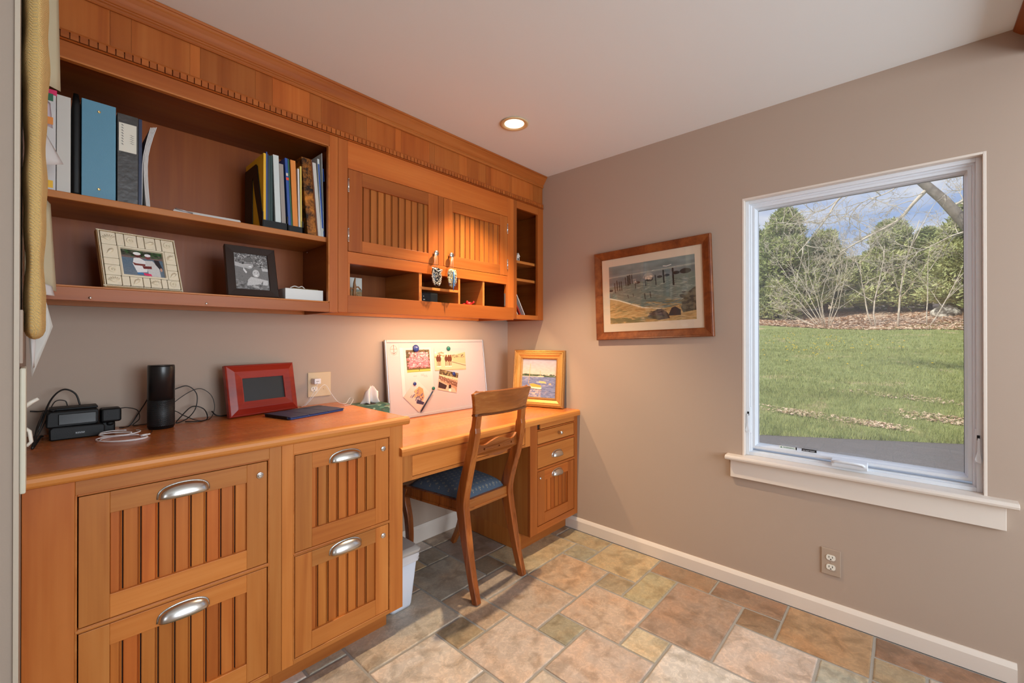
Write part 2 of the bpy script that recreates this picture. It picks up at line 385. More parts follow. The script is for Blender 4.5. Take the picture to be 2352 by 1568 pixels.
_tc = N(ntk, 'ShaderNodeTexCoord'); _m = N(ntk, 'ShaderNodeMapping'); _m.inputs['Scale'].default_value = (1, 1, 1); ntk.links.new(_tc.outputs['Object'], _m.inputs[0])
_w = N(ntk, 'ShaderNodeTexWave', wave_type='BANDS', bands_direction='Z'); _w.inputs['Scale'].default_value = 110; _w.inputs['Distortion'].default_value = 2.2; _w.inputs['Detail'].default_value = 1.5; _w.inputs['Detail Scale'].default_value = 14
_w2 = N(ntk, 'ShaderNodeTexWave', wave_type='BANDS', bands_direction='DIAGONAL'); _w2.inputs['Scale'].default_value = 90; _w2.inputs['Distortion'].default_value = 1.6
for w_ in (_w, _w2): ntk.links.new(_m.outputs[0], w_.inputs['Vector'])
_mm = N(ntk, 'ShaderNodeMath', operation='MULTIPLY'); ntk.links.new(_w.outputs['Fac'], _mm.inputs[0]); ntk.links.new(_w2.outputs['Fac'], _mm.inputs[1])
_r = N(ntk, 'ShaderNodeValToRGB'); ntk.links.new(_mm.outputs[0], _r.inputs[0]); _r.color_ramp.elements[0].color = srgb(222, 180, 104); _r.color_ramp.elements[1].color = srgb(255, 228, 166); _r.color_ramp.elements[1].position = 0.5
ntk.links.new(_r.outputs[0], bk.inputs['Base Color'])
_b = N(ntk, 'ShaderNodeBump'); _b.inputs['Strength'].default_value = 0.8; _b.inputs['Distance'].default_value = 0.003; ntk.links.new(_mm.outputs[0], _b.inputs['Height']); ntk.links.new(_b.outputs[0], bk.inputs['Normal'])

def mix_shader(name, fac, kind_b, colb, rough=0.0, tcol=(1, 1, 1, 1)):
    m = bpy.data.materials.new(name); m.use_nodes = True; nt = m.node_tree; nt.nodes.clear()
    a = N(nt, 'ShaderNodeBsdfTransparent'); a.inputs[0].default_value = tcol
    b = N(nt, kind_b); b.inputs[0].default_value = colb
    if 'Roughness' in b.inputs: b.inputs['Roughness'].default_value = rough
    x = N(nt, 'ShaderNodeMixShader'); x.inputs[0].default_value = fac
    nt.links.new(a.outputs[0], x.inputs[1]); nt.links.new(b.outputs[0], x.inputs[2])
    o = N(nt, 'ShaderNodeOutputMaterial'); nt.links.new(x.outputs[0], o.inputs[0])
    return m
GLASS = mix_shader('window_glass', 0.05, 'ShaderNodeBsdfGlossy', (1, 1, 1, 1), 0.0)
SCREEN = mix_shader('insect_screen', 0.07, 'ShaderNodeBsdfDiffuse', (0.62, 0.64, 0.68, 1))
PGLASS = mix_shader('picture_glass', 0.045, 'ShaderNodeBsdfGlossy', (1, 1, 1, 1), 0.03)
MARB = two_tone('marbled_board', srgb(30, 18, 10), srgb(196, 120, 40), 26, 0.42, 0.66, rough=0.4, bump=0.1)

# ------------------------------------------------------------------ painted pictures (drawn here in numpy, then mapped on flat prints)
class Cv:
    def __init__(s, w, h, c): s.w, s.h = w, h; s.a = np.ones((h, w, 3)) * np.array(c) / 255.0; s.Y, s.X = np.mgrid[0:h, 0:w]; s.X = (s.X + .5) / w; s.Y = (s.Y + .5) / h
    def put(s, m, c, al=1.0):
        c = np.array(c) / 255.0; m = (m * al)[..., None]; s.a = s.a * (1 - m) + c * m; return s
    def ell(s, cx, cy, rx, ry, c, al=1.0, rot=0):
        dx = (s.X - cx); dy = (s.Y - cy) * s.h / s.w; ry2 = ry * s.h / s.w; ca, sa = math.cos(rot), math.sin(rot)
        u = dx * ca + dy * sa; v = -dx * sa + dy * ca
        return s.put(((u / rx) ** 2 + (v / ry2) ** 2 < 1).astype(float), c, al)
    def poly(s, pts, c, al=1.0):
        ins = np.zeros_like(s.X, bool); n = len(pts)
        for i in range(n):
            (x1, y1), (x2, y2) = pts[i], pts[(i + 1) % n]
            if y1 == y2: continue
            cond = ((y1 > s.Y) != (y2 > s.Y)) & (s.X < (x2 - x1) * (s.Y - y1) / (y2 - y1) + x1)
            ins ^= cond
        return s.put(ins.astype(float), c, al)
    def rect(s, x0, y0, x1, y1, c, al=1.0): return s.poly([(x0, y0), (x1, y0), (x1, y1), (x0, y1)], c, al)
    def line(s, x0, y0, x1, y1, wd, c, al=1.0):
        k = s.h / s.w; dx, dy = x1 - x0, (y1 - y0) * k; L2 = dx*dx + dy*dy + 1e-9
        t = np.clip(((s.X - x0) * dx + (s.Y - y0) * k * dy) / L2, 0, 1)
        d = np.hypot(s.X - x0 - t * dx, (s.Y - y0) * k - t * dy)
        return s.put((d < wd / 2).astype(float), c, al)
    def grad(s, y0, y1, c0, c1):
        t = np.clip((s.Y - y0) / (y1 - y0), 0, 1); m = ((s.Y >= y0) & (s.Y <= y1)).astype(float)[..., None]
        s.a = s.a * (1 - m) + m * ((1 - t)[..., None] * np.array(c0) / 255 + t[..., None] * np.array(c1) / 255); return s
    def noise(s, amp, cell=4, sx=1, mask=None):
        n = rng.rand(s.h // cell + 2, s.w // (cell * sx) + 2); yy = (np.arange(s.h) / cell); xx = np.arange(s.w) / (cell * sx)
        y0 = yy.astype(int); x0 = xx.astype(int); fy = (yy - y0)[:, None]; fx = (xx - x0)[None]
        v = n[y0][:, x0]*(1-fy)*(1-fx) + n[y0+1][:, x0]*fy*(1-fx) + n[y0][:, x0+1]*(1-fy)*fx + n[y0+1][:, x0+1]*fy*fx
        d = (v - .5)[..., None] * amp
        if mask is not None: d = d * mask[..., None]
        s.a = np.clip(s.a + d, 0, 1); return s
    def dabs(s, n, x0, y0, x1, y1, rx, ry, cols, al=0.8):
        for i in range(n):
            c = cols[rng.randint(len(cols))]
            s.ell(x0 + rng.rand()*(x1-x0), y0 + rng.rand()*(y1-y0), rx*(.5+rng.rand()), ry*(.5+rng.rand()), c, al, (rng.rand()-.5)*.6)
        return s
def img_mat(name, cv, rough=0.5, coat=0.0):
    im = bpy.data.images.new(name, cv.w, cv.h, alpha=False)
    px = np.ones((cv.h, cv.w, 4), np.float32); px[..., :3] = np.clip(cv.a[::-1], 0, 1)
    im.pixels.foreach_set(px.ravel()); im.update(); im.pack()
    m, nt, b = newmat(name); t = N(nt, 'ShaderNodeTexImage'); t.image = im; t.interpolation = 'Linear'
    uv = N(nt, 'ShaderNodeUVMap'); uv.uv_map = 'UVMap'; nt.links.new(uv.outputs[0], t.inputs[0])
    nt.links.new(t.outputs[0], b.inputs['Base Color']); b.inputs['Roughness'].default_value = rough; b.inputs['Coat Weight'].default_value = coat
    return m

# ================================================================== THE ROOM
H = 2.35
WL = -2.39                     # face of the short left wall beside the desk run
XL, YB = -4.35, -4.35          # far ends of the room behind the camera
# sub-floor / grout bed
struct('floor', G().box(XL - .15, 0.14, YB - .15, 0.14, -0.12, -0.004), GROUT)
FLOOR = bpy.data.objects['floor']; INV['floor'] = None
# tiles in a modular pattern; module 0.1525, k runs from the window wall, m runs from the desk wall
KX = lambda k: -0.015 - 0.1525 * k
MY = lambda m: -0.119 - 0.1525 * m
PK, TANT, BR_, YL_, GR_, WT_, DK_ = (.56,.39,.27), (.52,.37,.24), (.34,.20,.11), (.52,.37,.17), (.36,.32,.20), (.66,.60,.54), (.33,.25,.18)
known = [((2,4,4,6),(.54,.36,.21)), ((1,2,4,5),GR_), ((1,4,2,4),(.50,.38,.20)), ((0,1,3,5),(.42,.32,.16)), ((0,1,2,3),(.34,.26,.17)), ((3,5,6,8),PK), ((5,6,6,7),GR_), ((4,6,4,6),(.52,.38,.27)),
 ((6,7,3,5),(.48,.34,.22)), ((7,8,4,5),(.36,.28,.16)), ((6,8,5,7),(.60,.46,.36)), ((5,7,7,9),(.55,.42,.34)), ((4,5,8,9),(.58,.48,.30)), ((1,4,8,10),(.38,.25,.17)),
 ((1,3,7,8),(.42,.36,.19)), ((2,3,6,7),(.38,.28,.15)), ((0,2,5,7),YL_), ((0,1,7,9),(.33,.19,.09)), ((0,1,9,11),(.31,.17,.09)), ((1,2,10,11),(.30,.18,.09)), ((0,2,11,13),(.44,.25,.10)),
 ((2,4,10,12),(.58,.48,.42)), ((2,3,12,13),(.42,.42,.34)), ((4,7,9,11),WT_), ((0,1,13,16),(.32,.17,.09)), ((1,2,13,14),(.38,.28,.15)), ((8,10,4,6),(.64,.56,.48)), ((7,10,2,4),(.50,.42,.32)),
 ((10,12,3,5),(.44,.37,.30)), ((10,11,2,3),(.44,.40,.30)), ((5,7,1,3),(.40,.34,.26)), ((4,6,3,4),(.40,.30,.22)), ((4,5,2,3),(.26,.19,.12)), ((3,5,0,2),(.30,.22,.17)), ((5,6,0,1),(.30,.25,.18)), ((7,8,1,2),(.38,.26,.18))]
occ = set(); tiles = []
for (k0,k1,m0,m1), c in known:
    tiles.append((k0,k1,m0,m1,c)); occ |= {(k,m) for k in range(k0,k1) for m in range(m0,m1)}
KN, MN = 28, 27
pal = [PK, TANT, (.44,.30,.2), YL_, GR_, WT_, (.5,.42,.34), (.6,.47,.37), (.40,.27,.17)]
for m in range(-1, MN):
    for k in range(0, KN):
        if (k, m) in occ: continue
        opts = [(2,2)]*5 + [(3,2)]*3 + [(1,1)]*2 + [(2,1)]*2 + [(1,2)]
        random.shuffle(opts); opts += [(1,2),(2,1),(1,1)]
        for a, b_ in opts:
            cells = {(k+i, m+j) for i in range(a) for j in range(b_)}
            if not (cells & occ) and k + a <= KN and m + b_ <= MN:
                occ |= cells; c = random.choice(pal); f = random.uniform(.88, 1.1)
                tiles.append((k, k+a, m, m+b_, tuple(x*f for x in c))); break
tm = {}
for k0,k1,m0,m1,c in tiles:
    a, b_ = k1-k0, m1-m0
    if (a, b_) not in tm:
        w, d = a*.1525 - .0105, b_*.1525 - .0105; e = .0035
        g = G(); nx, ny = 6*a, 6*b_
        rings = []
        def edge(off, z, jit):
            pts = []; rs = random.Random(a*7+b_)
            for i in range(nx): pts.append((-w/2+off + (w-2*off)*i/nx, -d/2+off + rs.uniform(-1,1)*jit, z))
            for i in range(ny): pts.append((w/2-off + rs.uniform(-1,1)*jit, -d/2+off + (d-2*off)*i/ny, z))
            for i in range(nx): pts.append((w/2-off - (w-2*off)*i/nx, d/2-off + rs.uniform(-1,1)*jit, z))
            for i in range(ny): pts.append((-w/2+off + rs.uniform(-1,1)*jit, d/2-off - (d-2*off)*i/ny, z))
            return pts
        g.loft([edge(0, -.006, 0), edge(0, -.0028, .0006), edge(.0018, -.0010, .0009), edge(.0050, 0, .0012)], True, True, False)
        me = mesh_of(g, 'tile'); fixn(me); tm[(a, b_)] = me
    gy = sum(c)/3; c = tuple((x*.74 + gy*.26)*.88 for x in c)
    o = part('tile', None, TILE, FLOOR, color=c, data=tm[(a, b_)])
    o.location = ((KX(k0)+KX(k1))/2, (MY(m0)+MY(m1))/2, random.uniform(-.0005, .0003))
    o.rotation_euler = (random.uniform(-.0012,.0012), random.uniform(-.0012,.0012), 0)

def wall_with_hole(name, axis, at, th, a0, a1, z0, z1, hole, mat):
    g = G(); h0, h1, hz0, hz1 = hole
    def bx(p0, p1, q0, q1):
        if axis == 'x': g.box(at, at + th, p0, p1, q0, q1)
        else: g.box(p0, p1, at, at + th, q0, q1)
    bx(a0, h0, z0, z1); bx(h1, a1, z0, z1); bx(h0, h1, z0, hz0); bx(h0, h1, hz1, z1)
    return struct(name, g, mat)
struct('ceiling', G().box(XL - .15, 0.14, YB - .15, 0.14, H, H + .15), CEIL)
struct('wall_back', G().box(XL - .15, 0.14, 0, 0.14, -.12, H), WALL)
wall_with_hole('wall_right', 'x', 0, .14, YB - .15, 0, -.12, H, (-2.420, -1.596, .640, 1.932), WALL)
wall_with_hole('wall_front', 'y', YB - .15, .15, XL - .15, 0, -.12, H, (-2.3, -.3, .65, 2.15), WALL)
wall_with_hole('wall_left', 'x', XL - .15, .15, YB, 0, -.12, H, (-4.2, -2.9, .65, 2.15), WALL)
struct('wall_partition', G().box(WL - .125, WL, -.86, 0, -.004, H), plain('shaded_taupe_paint', srgb(164, 148, 134), 0.7, spec=0.2, bump=0.06, bscale=320))  # taupe darkened to put the short wall's dim light into its colour
# baseboards
def base_prof(z): return [(0, 0), (0, z), (.006, z), (.010, z - .008), (.0145, z - .018), (.0145, 0)]
struct('baseboard_right', G().prism([(-p[0], p[1]) for p in base_prof(.075)], 'y', -2.49, -.535), TRIM)
struct('baseboard_back', G().prism([(-p[0], p[1]) for p in base_prof(.10)], 'x', -1.30, -.478), TRIM)
struct('trim_1', G().box(WL - .006, WL + .0015, -.866, -.8602, 0, H), plain('corner_bead_paint', srgb(186, 172, 154), .5))            # corner strip of the short wall
# cabinet crown beyond the window (seen at the very top right)
gt = G().prism([(-2.486, 2.35), (-2.486, 2.343), (-2.492, 2.335), (-2.505, 2.322), (-2.520, 2.316), (-2.528, 2.312), (-2.528, 2.25), (-2.62, 2.25), (-2.62, 2.35)], 'x', -1.1, 0)
t = thing('wall_cabinet', 'dark-stained wooden cabinet crown under the ceiling right of the window', 'cabinet', (-.3, -2.6, 2.25))
part('crown_moulding', gt, WX, t, color=(.55, .42, .38))

# window in the right wall: white reveal, frame, sash, glass, screen, hardware, sill
y0, y1, z0, z1 = -2.420, -1.596, .657, 1.932
def ring(g, x0, x1, a0, a1, c0, c1, w):   # rectangular ring in the YZ plane, band width w
    g.box(x0, x1, a0, a0 + w, c0, c1); g.box(x0, x1, a1 - w, a1, c0, c1); g.box(x0, x1, a0 + w, a1 - w, c0, c0 + w); g.box(x0, x1, a0 + w, a1 - w, c1 - w, c1); return g
win = struct('window_1', ring(G(), .028, .125, y0 + .009, y1 - .009, z0, z1 - .009, .016), WHITE, bev=.0015)
INV['window_1'] = None
g = G(); g.box(-.001, .03, y0, y0 + .009, .64, z1); g.box(-.001, .03, y1 - .009, y1, .64, z1); g.box(-.001, .03, y0 + .009, y1 - .009, z1 - .009, z1)
g.box(.03, .125, y0, y0 + .009, .64, z1); g.box(.03, .125, y1 - .009, y1, .64, z1); g.box(.03, .125, y0 + .009, y1 - .009, z1 - .009, z1)
struct('window_reveal', g, TRIM, win, bev=.001)
fr = G(); a0, a1, c0, c1 = y0 + .022, y1 - .022, z0 + .013, z1 - .022
def mitred(g, xf, a0, a1, c0, c1, profs):
    # profs: list of (inset, x) going inwards; makes 4 mitred sides
    rings = [[(x, a0 + i, c0 + i), (x, a1 - i, c0 + i), (x, a1 - i, c1 - i), (x, a0 + i, c1 - i)] for i, x in profs]
    for k in range(len(rings)):
        A, B = rings[k], rings[(k + 1) % len(rings)]
        for i in range(4): g.add([A[i], A[(i+1) % 4], B[(i+1) % 4], B[i]], [(0, 1, 2, 3)])
    return g
mitred(fr, 0, a0 - .004, a1 + .004, c0 - .008, c1 + .004, [(0, .040), (.013, .040), (.016, .046), (.016, .060), (0, .060)])
struct('window_frame', fr, WHITE, win)
sa = G(); mitred(sa, 0, a0 + .009, a1 - .009, c0 + .018, c1 - .009, [(0, .058), (0, .050), (.004, .047), (.014, .047), (.016, .062), (.019, .068), (.022, .090), (.022, .100), (0, .100)])
sash = struct('window_sash', sa, WHITE, win)
INV[sash.name] = None
gi = .030
g = G().box(.0885, .0915, a0 + gi, a1 - gi, c0 + gi + .008, c1 - gi); struct('window_glass', g, GLASS, win)
g = G().box(.1035, .1040, a0 + .02, a1 - .02, c0 + .03, c1 - .02); struct('insect_screen', g, SCREEN, win)
g = G(); mitred(g, 0, a0 + gi - .0015, a1 - gi + .0015, c0 + gi + .0065, c1 - gi + .0015, [(0, .0870), (.0032, .0870), (.0032, .0885), (0, .0885)]); struct('window_gasket', g, plain('gasket_grey', srgb(62, 60, 60), .6), win)
# operator cover (crank box) with folded handle
g = G(); g.prism([(.034, .668), (.012, .672), (.006, .684), (.008, .700), (.034, .706)], 'y', -2.078, -1.952)
hb = struct('crank_cover', g, WHITE, win, bev=.003)
g = G(); g.tube([(.006, -1.958, .690), (.002, -1.966, .697), (.001, -1.99, .699), (.001, -2.03, .699), (.002, -2.06, .697), (.007, -2.068, .690)], [.005,.006,.006,.006,.006,.005], 8)
struct('crank_handle', g, WHITE, win)
# sash locks on both sides
for ys, sgn in ((y1 - .020, -1), (y0 + .020, 1)):
    g = G().box(.030, .040, ys - .010, ys + .010, .765, .895); lk = struct('lock_plate', g, WHITE, win, bev=.004)
    g = G().box(.026, .0305, ys - .004, ys + .004, .853, .872); struct('lock_slot', g, BLK, win)
    g = G().prism([(ys - .003, .862), (ys + .003, .862), (ys + .004, .81), (ys + .004 + .007*abs(sgn), .782), (ys + .008, .772), (ys - .006, .768), (ys - .008, .780), (ys - .004, .81)], 'x', .016, .021)
    struct('lock_lever', g, WHITE, win, bev=.0015)
# maker's warning strips on the sash: printed words
def text(name, s, size, loc, rot, mat, parent, ext=.0002):
    cu = bpy.data.curves.new(name, 'FONT'); cu.body = s; cu.size = size; cu.extrude = ext; cu.align_x = 'LEFT'; cu.align_y = 'CENTER'
    o = bpy.data.objects.new(name, cu); COL.objects.link(o); o.location = loc; o.rotation_euler = rot; cu.materials.append(mat)
    if parent is not None: o.parent = parent
    return o
PR = (R(90), 0, R(-90))
TBLK = plain('print_black', srgb(24, 24, 26), .5); TWHT = plain('print_white', srgb(236, 236, 240), .5); TGRN = plain('print_green', srgb(60, 120, 90), .5)
lb = struct('warning_label', G().box(.0668, .0672, -1.815, -1.742, .7045, .7175), plain('label_white', srgb(226, 230, 226), .5), win); INV[lb.name] = None
text('warning_print', '\u25b2 WARNING', .0098, (.0665, -1.746, .7110), PR, TGRN, win)
struct('warning_bar', G().box(.0662, .0668, -1.815, -1.810, .703, .719), TBLK, win)
struct('black_label', G().box(.0668, .0672, -1.892, -1.834, .7035, .7185), TBLK, win)
text('label_print', 'DO NOT PAINT', .0066, (.0665, -1.838, .7110), PR, TWHT, win)
# sill (stool) and apron
g = G(); prof = [(.034, .632), (.034, .657), (-.040, .655), (-.047, .651), (-.049, .644), (-.047, .636), (-.040, .632)]
g.prism(prof, 'y', -2.493, -1.527); struct('window_sill', g, TRIM, win, bev=.001)
struct('window_apron', G().box(-.018, -.0005, -2.465, -1.545, .545, .632), TRIM, win, bev=.0015)

# unseen windows behind the camera, put in to hold the daylight lamps
for nm, ax in (('window_2', 'y'), ('window_3', 'x')):
    g = G()
    if ax == 'y':
        for x0_, x1_, zz0, zz1 in ((-2.3,-2.24,.65,2.15),(-.36,-.3,.65,2.15),(-1.33,-1.27,.65,2.15),(-2.3,-.3,.65,.71),(-2.3,-.3,2.09,2.15)): g.box(x0_, x1_, YB-.12, YB-.05, zz0, zz1)
    else:
        for q0, q1, zz0, zz1 in ((-4.2,-4.14,.65,2.15),(-2.96,-2.9,.65,2.15),(-4.2,-2.9,.65,.71),(-4.2,-2.9,2.09,2.15)): g.box(XL-.12, XL-.05, q0, q1, zz0, zz1)
    struct(nm, g, WHITE)

# ================================================================== UPPER CABINETS (face plane y = UF)
UF = -.338
FT = .020                              # face-frame thickness
def board(name, x0, x1, z0, z1, parent, mat, yf=UF, th=FT, bev=.0012, color=None):
    return part(name, G().box(x0, x1, yf, yf + th, z0, z1), mat, parent, color=color or tint(), bev=bev)
GROUP_TINT = [(.82, .61, .46)]  # tint multiplied into the boards of the current cabinet group
def tint(lo=.86, hi=1.1):
    f = random.uniform(lo, hi); w = random.uniform(-.05, .05); a = GROUP_TINT[0]; return (f*(1+w)*a[0], f*a[1], f*(1-w)*a[2])

# --- bookcase section
cb = thing('open_bookcase_cabinet', 'long open wall bookcase with one shelf, holding binders and picture frames', 'cabinet', (-1.95, -.17, 1.353))
x0, x1 = WL, -1.468
board('stile', -1.506, x1, 1.353, 2.130, cb, WZ); board('stile', x0, x0 + .03, 1.353, 2.130, cb, WZ)
board('top_rail', x0 + .03, -1.506, 2.081, 2.130, cb, WX); board('bottom_rail', x0 + .03, -1.506, 1.353, 1.394, cb, WX)
# bead around the opening
g = G(); g.box(-1.512, -1.506, UF - .001, UF + .018, 1.394, 2.081); g.box(x0 + .03, -1.506, UF - .001, UF + .018, 1.394, 1.399); g.box(x0+.03, -1.506, UF - .001, UF + .018, 2.076, 2.081)
part('bead', g, WX, cb, bev=.001, color=(1.05,1,.95))
part('back_panel', G().box(x0, x1, -.012, -.001, 1.375, 2.12), WZ, cb, color=(.50, .34, .19))  # same wood; inner panels tinted darker to paint in the bookcase's shade
part('bottom_panel', G().box(x0, x1 - .02, UF + FT, -.012, 1.378, 1.394), WX, cb, color=(.46,.33,.22))
part('top_panel', G().box(x0, x1 - .02, UF + FT, -.012, 2.083, 2.10), WX, cb, color=(.46,.33,.22))
part('side_panel', G().box(-1.488, -1.470, UF + FT, -.012, 1.353, 2.12), WY, cb, color=(.46,.33,.22))
part('side_panel', G().box(x0, x0 + .016, UF + FT, -.012, 1.353, 2.12), WY, cb, color=(.46,.33,.22))
part('light_rail', G().box(x0+.016, -1.488, -.03, -.012, 1.353, 1.378), WX, cb)
part('shelf', G().box(x0 + .016, -1.489, -.318, -.013, 1.660, 1.682), WX, cb, bev=.002)
for xs in (-2.255, -1.955):
    part('screw', G().lathe([(.0001, UF - .0018), (.0042, UF - .0015), (.0045, UF + .001)], (xs, 0, 1.363), 'y', 12), CHROME, cb)
part('shelf_pin', G().lathe([(.004, -.012), (.004, 0)], (-1.478, -.06, 1.652), 'x', 10), CHROME, cb)

def beadboard(parent, x0, x1, z0, z1, yf, first, pitch=.0383, rec=.009, mats=WZ):
    """separate narrow boards with a small bead between them, set back inside a frame"""
    edges = [x0]; g_ = first
    while g_ < x1 - .004:
        if g_ > x0 + .004: edges.append(g_)
        g_ += pitch
    edges.append(x1); y = yf + rec
    for a, b in zip(edges[:-1], edges[1:]):
        bd = .0066; gp = .0013
        last = abs(b - x1) < 1e-6
        e = b if last else b - bd
        pts = [(a + gp, y + .006), (a + gp, y + .0012), (a + gp + .0012, y)]
        if last: pts += [(e, y), (e, y + .006)]
        else: pts += [(e - .0018, y), (e - .0004, y + .0048), (e + .0010, y + .0048), (e + .0016, y + .0012), (e + .0030, y + .0002), (e + .0044, y + .0012), (e + .0052, y + .0048), (e + .0052, y + .006)]
        f_ = random.uniform(.84, 1.10); q_ = random.uniform(.76, .96) if GROUP_TINT[0][1] > .9 else random.uniform(.90, 1.0); part('plank', G().prism(pts, 'z', z0, z1), mats, parent, color=(f_*GROUP_TINT[0][0], f_*q_*(GROUP_TINT[0][1] if GROUP_TINT[0][1] > .9 else .72), f_*(q_ - .14)*(GROUP_TINT[0][2] if GROUP_TINT[0][2] > .9 else .62)))
def panel_front(name, parent, x0, x1, z0, z1, yf, px0, px1, pz0, pz1, first, th=.019, stilemat=WZ, railmat=WX):
    """framed front: a backing board (the part itself) with stiles, rails and beadboard planks as its sub-parts"""
    d = part(name, G().box(x0 + .004, x1 - .004, yf + .0145, yf + th, z0 + .004, z1 - .004), DARK, parent)
    part('stile', G().box(x0, px0, yf, yf + .015, z0, z1), stilemat, d, color=tint(), bev=.0012)
    part('stile', G().box(px1, x1, yf, yf + .015, z0, z1), stilemat, d, color=tint(), bev=.0012)
    part('rail', G().box(px0, px1, yf, yf + .015, pz1, z1), railmat, d, color=tint(), bev=.0012)
    part('rail', G().box(px0, px1, yf, yf + .015, z0, pz0), railmat, d, color=tint(), bev=.0012)
    beadboard(d, px0, px1, pz0, pz1, yf, first)
    return d
def hinge(parent, x, yf, zc):
    g = G(); g.lathe([(.0036, zc - .028), (.0036, zc + .028)], (x, yf - .003, 0), 'z', 10)
    for zz in (zc - .031, zc + .028): g.lathe([(.001, zz), (.004, zz + .0005), (.004, zz + .003), (.001, zz + .0035)], (x, yf - .003, 0), 'z', 10)
    g.box(x - .004, x + .004, yf - .001, yf, zc - .028, zc + .028)
    return part('hinge', g, CHROME, parent)
def knob(parent, x, yf, z, r=.0145):
    pr = [(.0075, 0), (.0060, -.004), (.0055, -.012), (r*.75, -.016), (r, -.021), (r*.97, -.026), (r*.7, -.0295), (.001, -.0305)]
    return part('knob', G().lathe([(a, yf + b) for a, b in pr], (x, 0, z), 'y', 20), NICK, parent)

# --- section with the pair of doors and pigeonholes
cd = thing('door_wall_cabinet', 'wall cabinet with two beadboard doors above a row of pigeonholes', 'cabinet', (-.89, -.17, 1.353))
x0, x1 = -1.468, -.306
board('stile', x0 + .001, -1.4225, 1.355, 2.130, cd, WZ); board('stile', -.3640, x1, 1.432, 2.130, cd, WZ)
board('top_rail', -1.4225, -.3640, 2.006, 2.130, cd, WX); board('middle_rail', -1.4225, -.3640, 1.577, 1.6305, cd, WX)
board('centre_stile', -.9105, -.8745, 1.6305, 2.006, cd, WZ); board('bottom_rail', -1.4225, x1, 1.355, 1.432, cd, WX)
board('side_stile', -1.4225, -1.412, 1.432, 1.577, cd, WZ); board('side_stile', -.375, -.3640, 1.432, 1.577, cd, WZ)
part('back_panel', G().box(x0, x1, -.012, -.001, 1.40, 2.12), WZ, cd, color=(.40, .29, .20))  # inside panels darkened here too, shade put into the wood tint
part('bottom_panel', G().box(x0 + .018, x1 - .018, UF + FT, -.012, 1.412, 1.430), WX, cd, color=(.46,.33,.22))
part('pigeonhole_top', G().box(x0 + .018, x1 - .018, UF + FT, -.012, 1.582, 1.598), WX, cd, color=(.46,.33,.22))
part('side_panel', G().box(x0 + .001, x0 + .018, UF + FT, -.012, 1.355, 2.12), WY, cd, color=(.46,.33,.22))
part('side_panel', G().box(x1 - .018, x1, UF + FT, -.012, 1.355, 2.12), WY, cd, color=(.46,.33,.22))
for a, b in ((-1.034, -1.016), (-.767, -.754), (-.577, -.563)):
    part('divider', G().box(a, b, UF + .004, -.013, 1.430, 1.582), WY, cd, color=(1.05,1,.95), bev=.001)
part('divider_shelf', G().box(-1.016, -.767, UF + .006, -.013, 1.494, 1.508), WX, cd, color=(1.05,1,.95), bev=.001)
part('back_rail', G().box(x0 + .018, x1 - .018, -.03, -.013, 1.357, 1.412), WX, cd)
d1 = panel_front('door', cd, -1.4205, -.9129, 1.6325, 2.004, UF - .0005, -1.353, -.977, 1.687, 1.940, -1.3432)
d2 = panel_front('door', cd, -.8724, -.3663, 1.6325, 2.004, UF - .0005, -.814, -.432, 1.694, 1.940, -.788)
for d, x in ((d1, -1.4205), (d2, -.3663)):
    for zc in (1.928, 1.704): hinge(d, x, UF, zc)
knob(d1, -.942, UF, 1.688, .0155); knob(d2, -.838, UF, 1.692, .0155)

# --- narrow corner section
cn = thing('narrow_corner_cabinet', 'narrow open wall cabinet with two small shelves beside the taupe wall', 'cabinet', (-.15, -.17, 1.353))
board('stile', -.3055, -.276, 1.362, 2.130, cn, WZ); board('stile', -.060, -.0008, 1.362, 2.130, cn, WZ)
board('top_rail', -.276, -.060, 2.082, 2.130, cn, WX); board('bottom_rail', -.276, -.060, 1.362, 1.391, cn, WX)
part('back_panel', G().box(-.305, -.001, -.012, -.001, 1.37, 2.12), WZ, cn, color=(.44,.31,.21))  # interior shade of the narrow cabinet painted into its panel tints
part('side_panel', G().box(-.3055, -.290, UF + FT, -.012, 1.362, 2.12), WY, cn, color=(.46,.33,.22)); part('side_panel', G().box(-.018, -.001, UF + FT, -.012, 1.362, 2.12), WY, cn, color=(.46,.33,.22))
part('bottom_panel', G().box(-.290, -.018, UF + FT, -.012, 1.372, 1.388), WX, cn, color=(.46,.33,.22)); part('top_panel', G().box(-.290, -.018, UF + FT, -.012, 2.085, 2.10), WX, cn, color=(.46,.33,.22))
for z in (1.752, 1.634):
    sh = part('shelf', G().box(-.289, -.019, -.305, -.013, z - .017, z), WX, cn, bev=.0012)
    part('shelf_pin', G().lathe([(.0035, -.026), (.0035, -.018)], (0, -.285, z - .022), 'x', 8), CHROME, sh)

# --- frieze of upright boards, dentil band, crown
fz = thing('frieze', 'band of upright cherry boards between the wall cabinets and the crown', 'panelling', (-1.2, -.17, 2.13))
e = [WL]; xx = -.1365 - .2075 * 10
seams = sorted([-.1365 - .2075 * i for i in range(0, 11)])
e += [s for s in seams if s > WL + .02] + [-.0008]
for a, b in zip(e[:-1], e[1:]):
    w = (b - a); cut = a + w * random.uniform(.12, .3)
    for q0, q1 in ((a, cut), (cut, b)):
        part('plank', G().box(q0 + .0003, q1 - .0003, -.332, -.318, 2.131, 2.300), WZ, fz, color=tint(.82, 1.1))
part('nailing_board', G().box(WL, -.001, -.318, -.30, 2.131, 2.349), WX, fz)
dn = thing('dentil_moulding', 'thin dentil moulding running along the foot of the frieze', 'moulding', (-1.2, -.17, 2.13))
part('rail', G().prism([(-.3325, 2.131), (-.341, 2.131), (-.345, 2.134), (-.341, 2.137), (-.334, 2.1375), (-.334, 2.158), (-.341, 2.1585), (-.339, 2.165), (-.3325, 2.165)], 'x', WL, -.0008), WX, dn, color=(.62,.42,.30))
